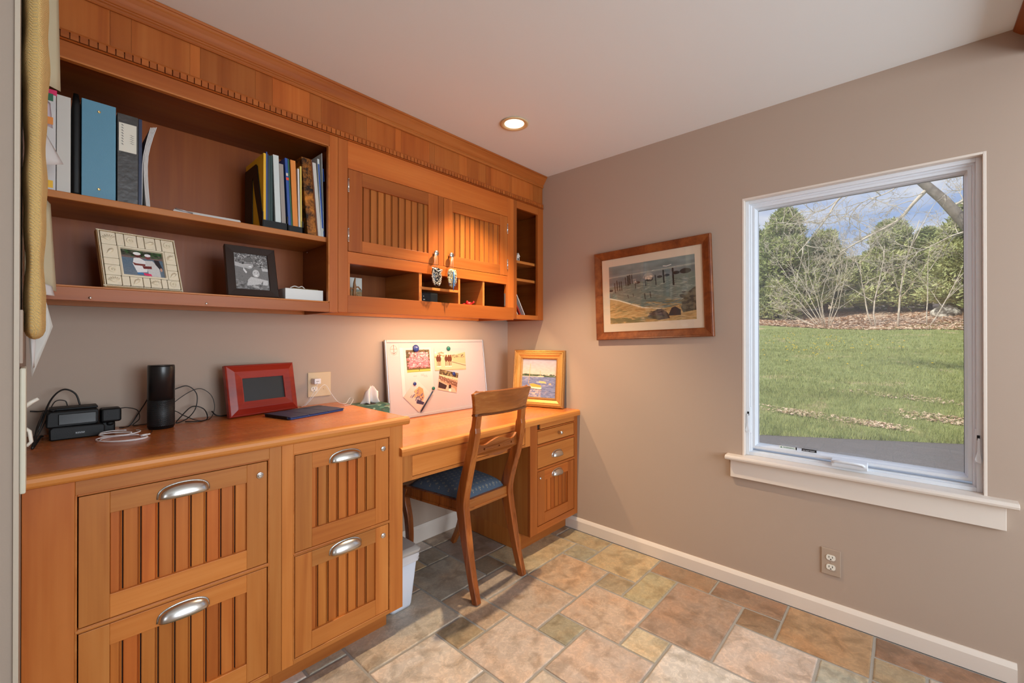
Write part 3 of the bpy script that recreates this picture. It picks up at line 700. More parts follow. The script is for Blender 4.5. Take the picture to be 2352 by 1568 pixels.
n = int((2.389) / .0205); dm = None
for i in range(n):
    xc = -2.3008 - .0205*4 + .01025 + i * .0205
    if xc > -.012: break
    if dm is None:
        g = G().box(-.0088, .0088, -.0050, .0050, -.0098, .0102); dm = mesh_of(g, 'dentil'); fixn(dm)
    o = part('dentil', None, WX, dn, color=(.74,.54,.41), data=dm); o.location = Vector((xc, -.3392, 2.1475)) - Vector(dn.location)
cw = G().prism([(-.333, 2.278), (-.338, 2.278), (-.3415, 2.282), (-.342, 2.288), (-.3395, 2.293), (-.3395, 2.297), (-.344, 2.300), (-.349, 2.307), (-.356, 2.318), (-.364, 2.329), (-.3695, 2.335), (-.3695, 2.3395), (-.3745, 2.341), (-.3755, 2.3495), (-.333, 2.3495)], 'x', WL, -.0005, smooth=False)
struct('trim_2', cw, WX, color=(.78, .62, .52), bev=.0008)

# ================================================================== BASE CABINETS (face plane y = BF)
BF = -.620
GROUP_TINT[0] = (1, 1, 1)
def cup_pull(parent, xc, yf, z, w=.118, h=.036, d=.026):
    g = G(); rings = []; n = 22; m = 7
    for j in range(m + 1):
        b = (PI / 2) * j / m                      # from the front lip (0) up to the wall (90 deg)
        ring_ = []
        for i in range(n + 1):
            a = PI * i / n
            x = xc - (w / 2) * math.cos(a) * (1 if j else 1)
            k = math.sin(a) ** .62
            ring_.append((x * 1.0, yf - d * math.cos(b) * k - .0012, z + h * math.sin(b) * k))
        rings.append(ring_)
    g.loft(rings, closed=False, cap=False)
    # base flange
    fl = [(xc - (w/2 + .004) * math.cos(PI*i/n), yf - .0012, z - .001 + (h + .004) * math.sin(PI*i/n) ** .62) for i in range(n + 1)]
    fl2 = [(xc - (w/2 - .004) * math.cos(PI*i/n), yf - .0016, z - .001 + (h - .004) * math.sin(PI*i/n) ** .62) for i in range(n + 1)]
    fl0 = [(p[0], yf, p[2]) for p in fl]
    g.loft([fl0, fl, fl2], closed=False, cap=False)
    o = part('cup_pull', g, NICK, parent); m_ = o.modifiers.new('solid', 'SOLIDIFY'); m_.thickness = .0012; m_.offset = -1
    return o
def lock(parent, x, yf, z, r=.0105):
    g = G().lathe([(r, yf), (r, yf - .003), (r*.88, yf - .0045), (r*.72, yf - .0035), (r*.70, yf - .006), (r*.45, yf - .0065), (.0006, yf - .0065)], (x, 0, z), 'y', 22)
    g.box(x - .0006, x + .0006, yf - .0072, yf - .006, z - .0035, z + .0035)
    return part('lock', g, CHROME, parent)
def bead_open(parent, x0, x1, z0, z1, yf=BF, w=.005):
    g = G(); g.box(x0 - w, x0, yf - .0012, yf + .016, z0 - w, z1 + w); g.box(x1, x1 + w, yf - .0012, yf + .016, z0 - w, z1 + w)
    g.box(x0, x1, yf - .0012, yf + .016, z1, z1 + w); g.box(x0, x1, yf - .0012, yf + .016, z0 - w, z0)
    return part('bead', g, WX, parent, bev=.0015, color=(1.0,.95,.9))

# wide lateral file cabinet
c1 = thing('lateral_file_cabinet', 'wide base cabinet with two deep beadboard file drawers, far left', 'cabinet', (-2.09, -.3, 0))
xa, xb = WL + .001, -1.801
def carcass(t, xa, xb, toe_r, zb=.102, zt=.872, endcol=None):
    part('side_panel', G().box(xa, xa + .018, BF + .02, -.002, zb, zt), WZ, t); part('side_panel', G().box(xb - .018, xb, BF + .02, -.002, zb, zt), WZ, t)
    part('bottom_panel', G().box(xa + .018, xb - .018, BF + .02, -.002, zb, zb + .018), WX, t)
    part('toe_kick', G().box(xa, toe_r, -.533, -.515, 0, zb), WX, t, color=(.9,.82,.78))
    part('back_panel', G().box(xa + .018, xb - .018, -.012, -.002, zb, zt), WX, t)
carcass(c1, xa, xb, xb)
bo = dict(yf=BF)
board('stile', xa, -2.298, .102, .872, c1, WZ, color=(.94,.76,.64), **bo); board('stile', -1.840, xb - .0004, .102, .872, c1, WZ, **bo)
board('top_rail', -2.298, -1.840, .834, .872, c1, WX, **bo); board('bottom_rail', -2.298, -1.840, .102, .116, c1, WX, **bo)
board('middle_rail', -2.298, -1.840, .4785, .485, c1, WX, yf=BF - .002)
for (za, zb_) in ((.489, .8275), (.121, .4735)):
    bead_open(c1, -2.2940, -1.8440, za - .0012, zb_ + .0024)
    pz1 = zb_ - .0575; pz0 = za + .063
    d = panel_front('drawer', c1, -2.2915, -1.8465, za, zb_, BF + .001, -2.232, -1.906, pz0, pz1, -2.2051)
    cup_pull(d, -2.071, BF + .001, zb_ - .048, w=.120)
    if za > .3: lock(d, -1.868, BF + .001, .786)
# narrow two-drawer file cabinet
c2 = thing('two_drawer_file_cabinet', 'narrower base cabinet with two beadboard drawers, beside the desk kneehole', 'cabinet', (-1.56, -.3, 0))
xa, xb = -1.8005, -1.320
carcass(c2, xa, xb - .001, -1.345)
part('end_panel', G().box(xb - .006, xb, BF + .02, -.002, .102, .872), WZ, c2); part('toe_kick_return', G().box(-1.363, -1.345, -.515, -.002, 0, .102), WY, c2)
board('stile', xa, -1.762, .102, .872, c2, WZ, **bo); board('stile', -1.380, xb, .102, .872, c2, WZ, **bo)
board('top_rail', -1.762, -1.380, .834, .872, c2, WX, **bo); board('bottom_rail', -1.762, -1.380, .102, .116, c2, WX, **bo)
board('middle_rail', -1.762, -1.380, .4785, .485, c2, WX, yf=BF - .002)
for (za, zb_) in ((.489, .8275), (.121, .4735)):
    bead_open(c2, -1.7590, -1.3850, za - .0012, zb_ + .0024)
    d = panel_front('drawer', c2, -1.7565, -1.3875, za, zb_, BF + .001, -1.698, -1.446, za + .065, zb_ - .0575, -1.6733)
    cup_pull(d, -1.572, BF + .001, zb_ - .050 + (.0 if za > .3 else .012), w=.122)
    lock(d, -1.4125, BF + .001, zb_ - .040)
# high worktop
ct = G(); pr = [(-.001, .872), (-.001, .905), (-.628, .905), (-.635, .903), (-.6395, .898), (-.641, .889), (-.6395, .880), (-.636, .8745), (-.630, .872)]
th_c = thing('countertop', 'long polished wooden countertop over the left base cabinets', 'countertop', (-1.85, -.3, .872))
for i, (ya, yb_) in enumerate(((-.001, -.155), (-.155, -.305), (-.305, -.462), (-.462, -.612))):
    part('board', G().box(WL + .0005, -1.313, ya, yb_, .872, .905), TOPW, th_c, color=[(1,1,1),(1.05,1.03,1),(.96,.95,.95),(1.03,1,.98)][i])
part('front_nosing', G().prism([(-.612, .872), (-.612, .905)] + pr[2:], 'x', WL + .0005, -1.297), WX, th_c, color=(1.08,1.08,1.02), bev=.002)
part('end_nosing', G().prism([(-1.313, .872), (-1.313, .905), (-1.306, .905), (-1.300, .902), (-1.297, .895), (-1.297, .880), (-1.300, .874), (-1.304, .872)], 'y', -.612, -.001), WY, th_c, color=(1.08,1.08,1.02))
# desk top, lower
g = G(); pr2 = [(-.001, .742), (-.001, .776), (-.612, .776), (-.612, .742)]; prn = [(-.612, .742), (-.612, .776), (-.628, .776), (-.635, .774), (-.6395, .770), (-.641, .760), (-.641, .742)]
th_d = thing('desktop', 'lower polished wooden desktop behind the chair', 'desk', (-.66, -.3, .742))
for i in range(4): part('board', G().box(-1.3195, -.0008, -.001 - .1528*i, -.001 - .1528*(i+1) if i < 3 else -.612, .742, .776), TOPW, th_d, color=[(1,1,1),(1.04,1.0,.97),(.97,.96,.96),(1.03,1.02,1)][i])
g.prism(prn, 'x', -1.3195, -.0008); g.prism([(-.6215, .742), (-.6215, .776), (-.628, .776), (-.635, .774), (-.6395, .770), (-.641, .760), (-.641, .742)], 'x', -1.337, -1.3195)
part('front_nosing', g, WX, th_d, color=(1.08,1.08,1.02))
# pencil-drawer apron under the desk top
ap = thing('desk_apron', 'shallow desk apron with a pencil drawer between the file cabinet and pedestal', 'drawer unit', (-.9, -.45, .625))
board('stile', -1.3195, -1.276, .625, .7415, ap, WZ, **bo); board('stile', -.519, -.4785, .625, .7415, ap, WZ, **bo)
board('top_rail', -1.276, -.519, .7345, .7415, ap, WX, **bo); board('bottom_rail', -1.276, -.519, .625, .636, ap, WX, **bo)
bead_open(ap, -1.272, -.523, .640, .7305)
d = part('drawer', G().box(-1.2705, -.5245, BF + .001, BF + .016, .6415, .729), WX, ap, bev=.0012, color=(1.12,1.08,1.0))
part('drawer_box', G().box(-1.26, -.535, BF + .02, -.16, .645, .722), WX, ap)
knob(d, -.9, BF + .001, .685, .011)
# pedestal
GROUP_TINT[0] = (.86, .66, .54)
pd = thing('desk_pedestal', 'desk pedestal with two drawers over a beadboard file drawer, against the taupe wall', 'cabinet', (-.24, -.3, 0))
xa, xb = -.478, -.001
part('side_panel', G().box(-.478, -.460, BF + .02, -.002, .105, .7415), WZ, pd, color=(.9,.86,.74)); part('side_panel_foot', G().box(-.478, -.460, -.533, -.002, 0, .105), WZ, pd, color=(.9,.86,.74))
part('side_panel', G().box(-.019, -.001, BF + .02, -.002, .105, .7415), WZ, pd)
part('bottom_panel', G().box(-.460, -.019, BF + .02, -.002, .105, .120), WX, pd); part('back_panel', G().box(-.460, -.019, -.012, -.002, .12, .74), WX, pd)
part('toe_kick', G().box(-.460, -.001, -.533, -.515, 0, .105), WX, pd, color=(.8,.7,.66))
board('stile', -.478, -.413, .105, .7415, pd, WZ, **bo); board('stile', -.037, -.001, .105, .7415, pd, WZ, **bo)
board('bottom_rail', -.413, -.037, .105, .143, pd, WX, **bo)
for za, zb_ in ((.463, .477), (.604, .618), (.698, .705)): board('rail', -.413, -.037, za, zb_, pd, WX, yf=BF - .001)
tr = part('pull_out_board', G().box(-.388, -.040, BF - .001, -.20, .708, .738), WX, pd, bev=.0015)
part('notch', G().box(-.411, -.390, BF + .008, BF + .018, .708, .738), DARK, pd)
d = part('drawer', G().box(-.409, -.041, BF + .0005, BF + .018, .621, .695), WX, pd, bev=.0012); knob(d, -.207, BF, .661, .0115)
d = part('drawer', G().box(-.409, -.041, BF + .0005, BF + .018, .480, .601), WX, pd, bev=.0012); cup_pull(d, -.222, BF, .522, w=.100, h=.034, d=.024)
d = panel_front('drawer', pd, -.409, -.041, .147, .460, BF + .0005, -.345, -.108, .208, .400, -.309)
cup_pull(d, -.221, BF, .408, w=.100, h=.034, d=.024); lock(d, -.386, BF, .420, .008)

# under-cabinet lamp and recessed ceiling lamp
ul = thing('under_cabinet_lamp', 'lit strip lamp hidden under the door cabinet above the desk', 'lamp', (-.85, -.29, 1.395))
part('housing', G().box(-1.14, -.34, -.314, -.266, 1.398, 1.4115), WHITE, ul)
part('tube', G().tube([(-1.12, -.290, 1.392), (-.36, -.290, 1.392)], .0055, 10), STRIPE, ul)
light('under_cabinet_light', 'AREA', (-.74, -.290, 1.385), 7.0, (1.0, 0.68, 0.38), target=(-.74, -.270, 1.0), shape='RECTANGLE', size=.72, size_y=.02)
rl = thing('recessed_ceiling_lamp', 'lit round recessed lamp in the ceiling', 'lamp', (-.704, -.702, 2.35))
part('trim_ring', G().lathe([(.050, H - .001), (.070, H - .0012), (.074, H - .004), (.068, H - .007), (.056, H - .006), (.050, H - .001)], (-.704, -.702, 0), 'z', 40, cap=False), LAMPT, rl)
part('reflector', G().lathe([(.051, H - .002), (.046, H - .0035), (.030, H - .003)], (-.704, -.702, 0), 'z', 36, cap=False), LAMPR, rl)
part('bulb', G().lathe([(.001, H - .0075), (.018, H - .0070), (.028, H - .0055), (.031, H - .003)], (-.704, -.702, 0), 'z', 30, cap=False), LAMPG, rl)
light('ceiling_lamp_light', 'SPOT', (-.704, -.702, 2.325), 165, (1.0, 0.77, 0.50), target=(-.704, -.702, 0), spot_size=R(90), spot_blend=.75, shadow_soft_size=.02)

# ================================================================== THE CHAIR
ch = thing('desk_chair', 'dark wooden sabre-leg chair with a blue patterned drop-in seat at the desk', 'chair', (-.826, -.45, 0), (0, 0, R(1.2)), world=False)
def CP(x, y, z): return (x, y, z)      # chair-local: back of the chair at negative y
def smooth_path(ctrl, n=22):
    # Catmull-Rom through control points
    P = [Vector(c) for c in ctrl]; P = [P[0]*2 - P[1]] + P + [P[-1]*2 - P[-2]]; out = []
    m = len(P) - 3
    for k in range(m):
        for i in range(n // m + 1):
            t = i / (n // m + 1); a, b, c, d = P[k:k+4]
            out.append(0.5 * ((2*b) + (c - a)*t + (2*a - 5*b + 4*c - d)*t*t + (3*b - a - 3*c + d)*t**3))
    out.append(P[-2]); return out
for s_ in (-1, 1):
    pth = smooth_path([(s_*.166, -.268, 0), (s_*.164, -.232, .12), (s_*.162, -.198, .26), (s_*.160, -.172, .38), (s_*.160, -.165, .45), (s_*.163, -.190, .55), (s_*.168, -.226, .66), (s_*.166, -.250, .76), (s_*.162, -.268, .885)], 40)
    m = len(pth); ws, ds = [], []
    for i, p_ in enumerate(pth):
        z = p_.z; ws.append(.030 + .010 * min(1, z / .3) if z < .7 else .036); ds.append(.034 + .008 * min(1, z / .3) + .016 * max(0, 1 - abs(z - .44) / .25) if z < .8 else .030)
    part('rear_leg', G().sweep(pth, ws, ds), CHW, ch, bev=.004, color=(1, .97, .95))
for s_ in (-1, 1):
    pth = smooth_path([(s_*.200, .232, .445), (s_*.202, .245, .38), (s_*.196, .222, .27), (s_*.184, .232, .13), (s_*.172, .285, 0)], 24)
    m = len(pth); part('front_leg', G().sweep(pth, [.038 - .010*i/m for i in range(m)], [.046 - .016*i/m for i in range(m)]), CHW, ch, bev=.004, color=(.9, .88, .86))
# seat rails (trapezoid) with a bead along the foot
def rail(a, b, h0, h1, th=.022):
    a, b = Vector(a), Vector(b); t = (b - a).normalized(); nn = Vector((-t.y, t.x, 0)) * th / 2
    g = G(); vs = [a + nn, b + nn, b - nn, a - nn]
    g.add([(v.x, v.y, h0) for v in vs] + [(v.x, v.y, h1) for v in vs], [(0,3,2,1),(4,5,6,7),(0,1,5,4),(1,2,6,5),(2,3,7,6),(3,0,4,7)])
    nn2 = nn * 1.35; vs = [a + nn2, b + nn2, b - nn2, a - nn2]
    g.add([(v.x, v.y, h0 - .006) for v in vs] + [(v.x, v.y, h0 + .006) for v in vs], [(0,3,2,1),(4,5,6,7),(0,1,5,4),(1,2,6,5),(2,3,7,6),(3,0,4,7)])
    return g
part('seat_rail', rail((-.148, -.168, 0), (.148, -.168, 0), .405, .452), CHX, ch, bev=.002)
part('seat_rail', rail((-.205, .235, 0), (.205, .235, 0), .405, .452), CHX, ch, bev=.002)
part('seat_rail', rail((-.160, -.160, 0), (-.206, .225, 0), .405, .452), CHW, ch, bev=.002)
part('seat_rail', rail((.160, -.160, 0), (.206, .225, 0), .405, .452), CHW, ch, bev=.002)
# cushion
cvf = Cv(512, 512, (76, 92, 110)); cvf.noise(.05, 2)
for i in range(12):
    for j in range(12):
        cx, cy = (j + .5 + (.5 if i % 2 else 0)) / 12, (i + .5) / 12
        if (i + j) % 2:
            for dx, dy in ((0,-.014),(0,.014),(-.014,0),(.014,0)): cvf.ell(cx+dx, cy+dy, .0065, .0065, (176,164,128), .8)
            cvf.ell(cx, cy, .005, .005, (120,128,128), .8)
        else: cvf.rect(cx-.012, cy-.010, cx-.004, cy+.010, (168,158,128), .75).rect(cx+.002, cy-.010, cx+.010, cy+.010, (168,158,128), .75)
FAB = img_mat('blue_seat_fabric', cvf, .85)
g = G(); nx_, ny_ = 22, 22; top = []
for j in range(ny_ + 1):
    v = j / ny_; row = []
    for i in range(nx_ + 1):
        u = i / nx_ * 2 - 1; vv = v * 2 - 1
        hw = (.148 + (.196 - .148) * v); y = -.160 + .385 * v
        bx_ = (1 - abs(u)**4.5) ** .5 if abs(u) < 1 else 0; by = (1 - abs(vv)**4.5) ** .5 if abs(vv) < 1 else 0
        row.append((hw * u, y, .452 + .048 * bx_ * by))
    top.append(row)
g.loft(top, closed=False, cap=False); fi = 0
for j in range(ny_):
    for i in range(nx_):
        g.uv[fi] = [(i/nx_, j/ny_), ((i+1)/nx_, j/ny_), ((i+1)/nx_, (j+1)/ny_), (i/nx_, (j+1)/ny_)]; fi += 1
part('seat_cushion', g, FAB, ch)
part('seat_base', G().add([(-.150,-.160,.44),(.150,-.160,.44),(.198,.224,.44),(-.198,.224,.44),(-.150,-.160,.4525),(.150,-.160,.4525),(.198,.224,.4525),(-.198,.224,.4525)], [(0,3,2,1),(4,5,6,7),(0,1,5,4),(1,2,6,5),(2,3,7,6),(3,0,4,7)]), ESP, ch)
# crest rail: bowed board, flaring upwards with rolled ends
def crest(z0, z1, hw0, hw1, th, bow=.030, lean=.05):
    g = G(); nx_, nz_ = 30, 8; fr_, bk_ = [], []
    for j in range(nz_ + 1):
        v = j / nz_; z = z0 + (z1 - z0) * v; hw = hw0 + (hw1 - hw0) * (v ** 1.6)
        rf, rb = [], []
        for i in range(nx_ + 1):
            s = i / nx_ * 2 - 1; x = hw * s
            y = -.266 - lean * v * (z1 - z0) / .11 * .35 - bow * (1 - s * s) + .0
            zz = z - .010 * v * max(0, abs(s) - .88) / .12 * (1 if j == nz_ else .5)
            rb.append((x, y - th / 2, zz)); rf.append((x, y + th / 2, zz))
        bk_.append(rb); fr_.append(rf)
    rings = []
    for j in range(nz_ + 1): rings.append(bk_[j] + fr_[j][::-1])
    g.loft(rings, True, True, False); return g
part('crest_rail', crest(.884, .992, .186, .210, .022), CHX, ch, bev=.004, color=(1.0, .98, .95))
g = crest(.8755, .8845, .186, .187, .025); part('crest_bead', g, CHX, ch, bev=.003, color=(.45, .42, .42))
g = crest(.8845, .8890, .186, .187, .022); part('crest_bead', g, CHX, ch, bev=.0015, color=(.6, .55, .52))
# scrolled middle rail with three pierced holes
def wav(u):   # u in -1..1 -> top height
    return .728 + .020 * math.exp(-(u/.42)**2) - .005 * math.exp(-((abs(u)-.62)/.16)**2) + .020 * max(0, (abs(u) - .78) / .22) ** 1.3
def wavb(u): return .684 - .022 * math.exp(-(u/.55)**2)
us = [i / 20 - 1 for i in range(41)]
outl = [(.150*u, wavb(u)) for u in us] + [(.150*u, wav(u)) for u in us[::-1]]
tri = lambda cx, cz, r, n=3, a0=PI/2: [(cx + r*math.cos(a0 + 2*PI*k/n), cz + r*math.sin(a0 + 2*PI*k/n)) for k in range(n)]
gp = plate_mesh(outl, [tri(0, .707, .0065), tri(-.098, .706, .0065, 4, .3), tri(.098, .706, .0065, 4, .3)], .012, 'xz', -.236)
gp.v = [(x, y - .014 * (1 - (x/.15)**2), z) for x, y, z in gp.v]
part('middle_rail', gp, CHX, ch, color=(.98, .92, .88))

# ================================================================== THINGS ON THE COUNTERTOP
CT = .905; DT = .776
def spline(ctrl, n=60): return smooth_path(ctrl, n)
# scanner / modem: a bulky black device, closed lid, two stacked bodies
md = thing('document_scanner', 'black folded desktop scanner on the countertop beside the tangled cables', 'scanner', (-2.275, -.10, CT))
g = G(); g.prism([(-2.338, .907), (-2.333, .9055), (-2.212, .9055), (-2.208, .910), (-2.206, .938), (-2.212, .946), (-2.332, .949), (-2.339, .942)], 'y', -.160, -.05)
part('body', g, BLK, md, bev=.004)
g = G(); g.prism([(-2.346, .948), (-2.344, .990), (-2.338, .998), (-2.226, .998), (-2.221, .992), (-2.222, .952), (-2.230, .946), (-2.338, .946)], 'y', -.150, -.045)
part('feeder', g, BLK, md, bev=.005)
g = G().box(-2.318, -2.228, -.1535, -.1500, .9535, .989); part('feeder_cover', g, BLKG, md, bev=.002)
g = G().box(-2.338, -2.222, -.125, -.055, .998, 1.006); part('lid', g, BLK, md, bev=.003)
cvl = Cv(96, 32, (20, 20, 22)); cvl.ell(.10,.5,.05,.28,(190,200,205)).ell(.10,.5,.025,.13,(20,20,22))
for i, k in enumerate((.24,.36,.50,.64,.76,.88)):
    cvl.line(k, .3, k+.02, .72, .035, (190,200,205)); cvl.line(k, .3 if i % 2 else .7, k+.06, .35 if i % 2 else .68, .035, (190,200,205))
part('logo_print', G().quad((-2.279,-.1605,.921),(-2.256,-.1605,.921),(-2.256,-.1605,.9285),(-2.279,-.1605,.9285)), img_mat('device_logo', cvl, .4), md)
pb = solo('power_adapter', G().box(-2.222, -2.176, -.110, -.062, CT + .0003, .944), BLK, 'black power brick behind the folded scanner', 'power adapter', (-2.2, -.085, CT), bev=.007, seg=3)
pb2 = solo('battery_pack', G().box(-2.216, -2.162, -.135, -.075, .9445, .992).box(-2.20,-2.18,-.12,-.09,.93,.9445), BLK, 'rounded black adapter on top of the power brick, right of the scanner', 'power adapter', (-2.19, -.1, .944), bev=.009, seg=3)
# smart speaker cylinder
sp = thing('cylinder_speaker', 'tall black cylindrical speaker standing on the left countertop', 'speaker', (-2.052, -.150, CT))
sx, sy, r_ = -2.054, -.150, .0405
part('body', G().lathe([(.036, CT + .0002), (.0385, CT + .003), (.0385, CT + .007), (r_, CT + .008), (r_, CT + .108)], (sx, sy, 0), 'z', 48), BLK, sp)
part('grille_core', G().lathe([(r_ - .0008, CT + .012), (r_ - .0008, CT + .105)], (sx, sy, 0), 'z', 40), BLKG, sp)
part('upper_sleeve', G().lathe([(r_, CT + .108), (r_, CT + .228), (r_ - .001, CT + .2325)], (sx, sy, 0), 'z', 48), plain('satin_black', srgb(26,27,28), .3), sp)
part('light_ring', G().lathe([(r_ - .001, CT + .2325), (r_ - .002, CT + .2345), (.036, CT + .2345), (.001, CT + .2335)], (sx, sy, 0), 'z', 48), BLKG, sp)
g = G()                                    # perforations, as raised dots too small to pick apart
for iz in range(26):
    for ia in range(60):
        a = 2*PI*(ia + .5*(iz % 2))/60; z = CT + .014 + iz * .0036
        if math.sin(a) > .45: continue
        ca, sa_ = math.cos(a), math.sin(a); c0 = Vector((sx + ca*(r_+.0003), sy + sa_*(r_+.0003), z)); tx = Vector((-sa_, ca, 0)); e = .0013
        g.add([c0 - tx*e, c0 - Vector((0,0,e)), c0 + tx*e, c0 + Vector((0,0,e))], [(0,1,2,3)])
part('perforations', g, plain('perforation_grey', srgb(60, 62, 64), .4), sp, kind='stuff')
# tangled cables: each loop of cord is one thing
def cord(name, label, ctrl, r, mat=CORD, cat='cable', n=90, group=None):
    return solo(name, G().tube(spline(ctrl, n), r, 6), mat, label, cat, ctrl[0], group=group)
Z = CT + .0035
cord('power_cable', 'black cable arching up behind the scanner and over its lid', [(-2.375,-.12,Z),(-2.36,-.14,.95),(-2.335,-.09,1.03),(-2.305,-.06,1.062),(-2.275,-.05,1.045),(-2.262,-.048,1.0)], .0028)
cord('usb_cable', 'thin black cable looping low behind the scanner', [(-2.37,-.16,Z),(-2.345,-.12,.97),(-2.325,-.05,1.02),(-2.30,-.045,1.022),(-2.293,-.05,1.0)], .0016)
cord('scanner_cord', 'thick black cord bundle lying left of the scanner', [(-2.350,-.1,.995),(-2.362,-.19,.965),(-2.368,-.22,.935),(-2.374,-.26,Z),(-2.368,-.20,Z),(-2.357,-.12,Z+.01),(-2.352,-.05,Z)], .0034)
cord('audio_cable', 'black jack cable plugged beside the switch plate', [(-2.380,-.04,.995),(-2.36,-.05,.993),(-2.34,-.10,1.000),(-2.330,-.14,1.001),(-2.322,-.12,1.003)], .0024)
cord('adapter_cable', 'black cable running from the power brick behind the speaker', [(-2.165,-.11,.987),(-2.145,-.12,.988),(-2.115,-.10,.972),(-2.105,-.06,.935),(-2.12,-.03,Z),(-2.09,-.04,Z),(-2.05,-.03,Z)], .0016)
cord('speaker_cable', 'black cable climbing at the left of the cylinder speaker', [(-2.16,-.05,Z),(-2.13,-.03,Z),(-2.105,-.03,.95),(-2.085,-.05,.995),(-2.07,-.08,1.04),(-2.05,-.06,1.03),(-2.03,-.03,.96),(-2.04,-.02,Z)], .0020)
cord('looped_cable', 'black cable in wide loops right of the cylinder speaker', [(-2.05,-.06,1.02),(-2.0,-.05,1.035),(-1.955,-.045,1.045),(-1.925,-.05,1.01),(-1.93,-.06,.955),(-1.96,-.08,.92),(-2.0,-.1,Z),(-1.985,-.08,.925),(-1.94,-.05,.96),(-1.90,-.05,.945),(-1.895,-.08,Z),(-1.935,-.12,Z),(-1.97,-.09,Z)], .0021, n=120)
cord('thin_cable', 'thin black cable in a tall loop nearest the red frame', [(-2.04,-.07,.945),(-2.0,-.06,.985),(-1.95,-.05,1.02),(-1.91,-.045,1.03),(-1.875,-.05,1.00),(-1.865,-.06,.95),(-1.885,-.08,Z),(-1.93,-.10,Z),(-1.97,-.07,.93),(-2.0,-.05,.95),(-2.03,-.05,.93)], .0015, n=120)
cord('frame_cable', 'short black cable end beside the red frame', [(-1.868,-.03,.93),(-1.858,-.045,.915),(-1.84,-.05,Z),(-1.815,-.05,Z),(-1.80,-.04,Z)], .0026)
wc = thing('white_charging_cable', 'white charging cable coiled at the front of the left countertop', 'cable', (-2.17, -.24, CT))
def loop(cx, cy, rx, ry, z, a0, a1, n=40, rot=0.0, wob=0):
    o = []
    for i in range(n):
        a = a0 + (a1 - a0) * i / (n - 1); x, y = rx*math.cos(a), ry*math.sin(a)
        o.append((cx + x*math.cos(rot) - y*math.sin(rot), cy + x*math.sin(rot) + y*math.cos(rot), z + wob*math.sin(a*1.5)))
    return o
g = G(); g.tube(loop(-2.170,-.285,.048,.066,CT+.0022,-.4,5.6,rot=.75), .0019, 6); g.tube(loop(-2.176,-.290,.050,.070,CT+.0058,-.2,5.2,rot=.80), .0019, 6)
g.tube(loop(-2.172,-.205,.040,.058,CT+.0095,.2,5.9,rot=.8,wob=.002), .0019, 6); g.tube(loop(-2.185,-.245,.030,.050,CT+.0130,-.6,4.4,rot=.8), .0019, 6)
part('cord', g, WCORD, wc)
part('plug', G().tube([(-2.128,-.300,CT+.006),(-2.112,-.288,CT+.006)], .0042, 8).tube([(-2.112,-.288,CT+.006),(-2.104,-.282,CT+.006)], .0026, 8), WCORD, wc)
g = G(); g.tube([(-2.085,-.180,CT+.002),(-2.09,-.22,CT+.002),(-2.102,-.262,CT+.002),(-2.104,-.282,CT+.004)], .0010, 6); solo('speaker_lead', g, CORD, 'thin dark lead from the speaker to the white cable', 'cable', (-2.09,-.2,CT))

# framed pictures built from a local frame: x to the right, z up, front towards -y
def frame_profile(g, w, h, prof):
    """prof: (inset, y) from the outer edge inwards, mitred"""
    rings = [[(i, y, i), (w - i, y, i), (w - i, y, h - i), (i, y, h - i)] for i, y in prof]
    for k in range(len(rings) - 1):
        A, B = rings[k], rings[k+1]
        for i in range(4): g.add([A[i], A[(i+1)%4], B[(i+1)%4], B[i]], [(0,1,2,3)])
    return g
def place(th_, bl, xdir, lean):
    """thing transform: local x along xdir in plan, leaning back by angle lean about local x; bl = bottom-left"""
    a = math.atan2(xdir[1], xdir[0]); th_.matrix_world = Matrix.Translation(bl) @ Matrix.Rotation(a, 4, 'Z') @ Matrix.Rotation(-lean, 4, 'X')
    th_.location = bl; th_.rotation_mode = 'XYZ'; th_.rotation_euler = (Matrix.Rotation(a, 4, 'Z') @ Matrix.Rotation(-lean, 4, 'X')).to_euler()
# red digital frame
rf = thing('digital_photo_frame', 'red mahogany digital photo frame with a dark screen on the countertop', 'picture frame', world=False)
place(rf, (-1.8314, -.1486, CT + .0046), (.976, .2178), R(11.1))
g = frame_profile(G(), .302, .2187, [(0, .022), (0, .004), (.004, 0), (.006, 0), (.030, -.010), (.033, -.010), (.060, -.006), (.060, .002), (.062, .002)])
part('frame', g, REDW, rf)
part('back', G().box(.004, .298, .004, .022, .004, .2147), BLK, rf)
part('screen', G().box(.058, .244, .0, .004, .056, .1627), SCRN, rf)
part('inner_edge', frame_profile(G(), .188, .1107, [(0, -.0065), (.0025, -.0065), (.003, .0)]).xf(Matrix.Translation((.057, 0, .054))), REDW, rf, color=(1.5, 1.5, 1.4))
part('stand', G().prism([(.02, .06), (.026, .06), (.073, .016), (.067, .016)], 'x', .13, .18), BLK, rf)
# tablet in a navy case
tb = thing('tablet_case', 'dark navy folded tablet case lying on the countertop', 'tablet', (-1.565, -.235, CT), (0, 0, R(14)), world=False)
part('shell', G().box(-.132, .132, -.088, .088, .0005, .009), NAVYE, tb, bev=.004, seg=3)
g = G(); nseg = 3
pr = [(-.134, .0095), (-.134, .0125), (-.046, .0125), (-.044, .0118), (.042, .0125), (.045, .0118), (.134, .0128), (.134, .0095)]
part('cover', G().prism(pr, 'x', 0, 0).xf(Matrix.Identity(4)) if False else G().box(-.134, -.047, -.089, .089, .0092, .0128).box(-.0455, .0445, -.089, .089, .0092, .0126).box(.046, .134, -.089, .089, .0092, .0128), NAVYC, tb, bev=.0015)
part('spine', G().box(-.136, -.130, -.07, .08, .002, .0135), BLK, tb, bev=.003)
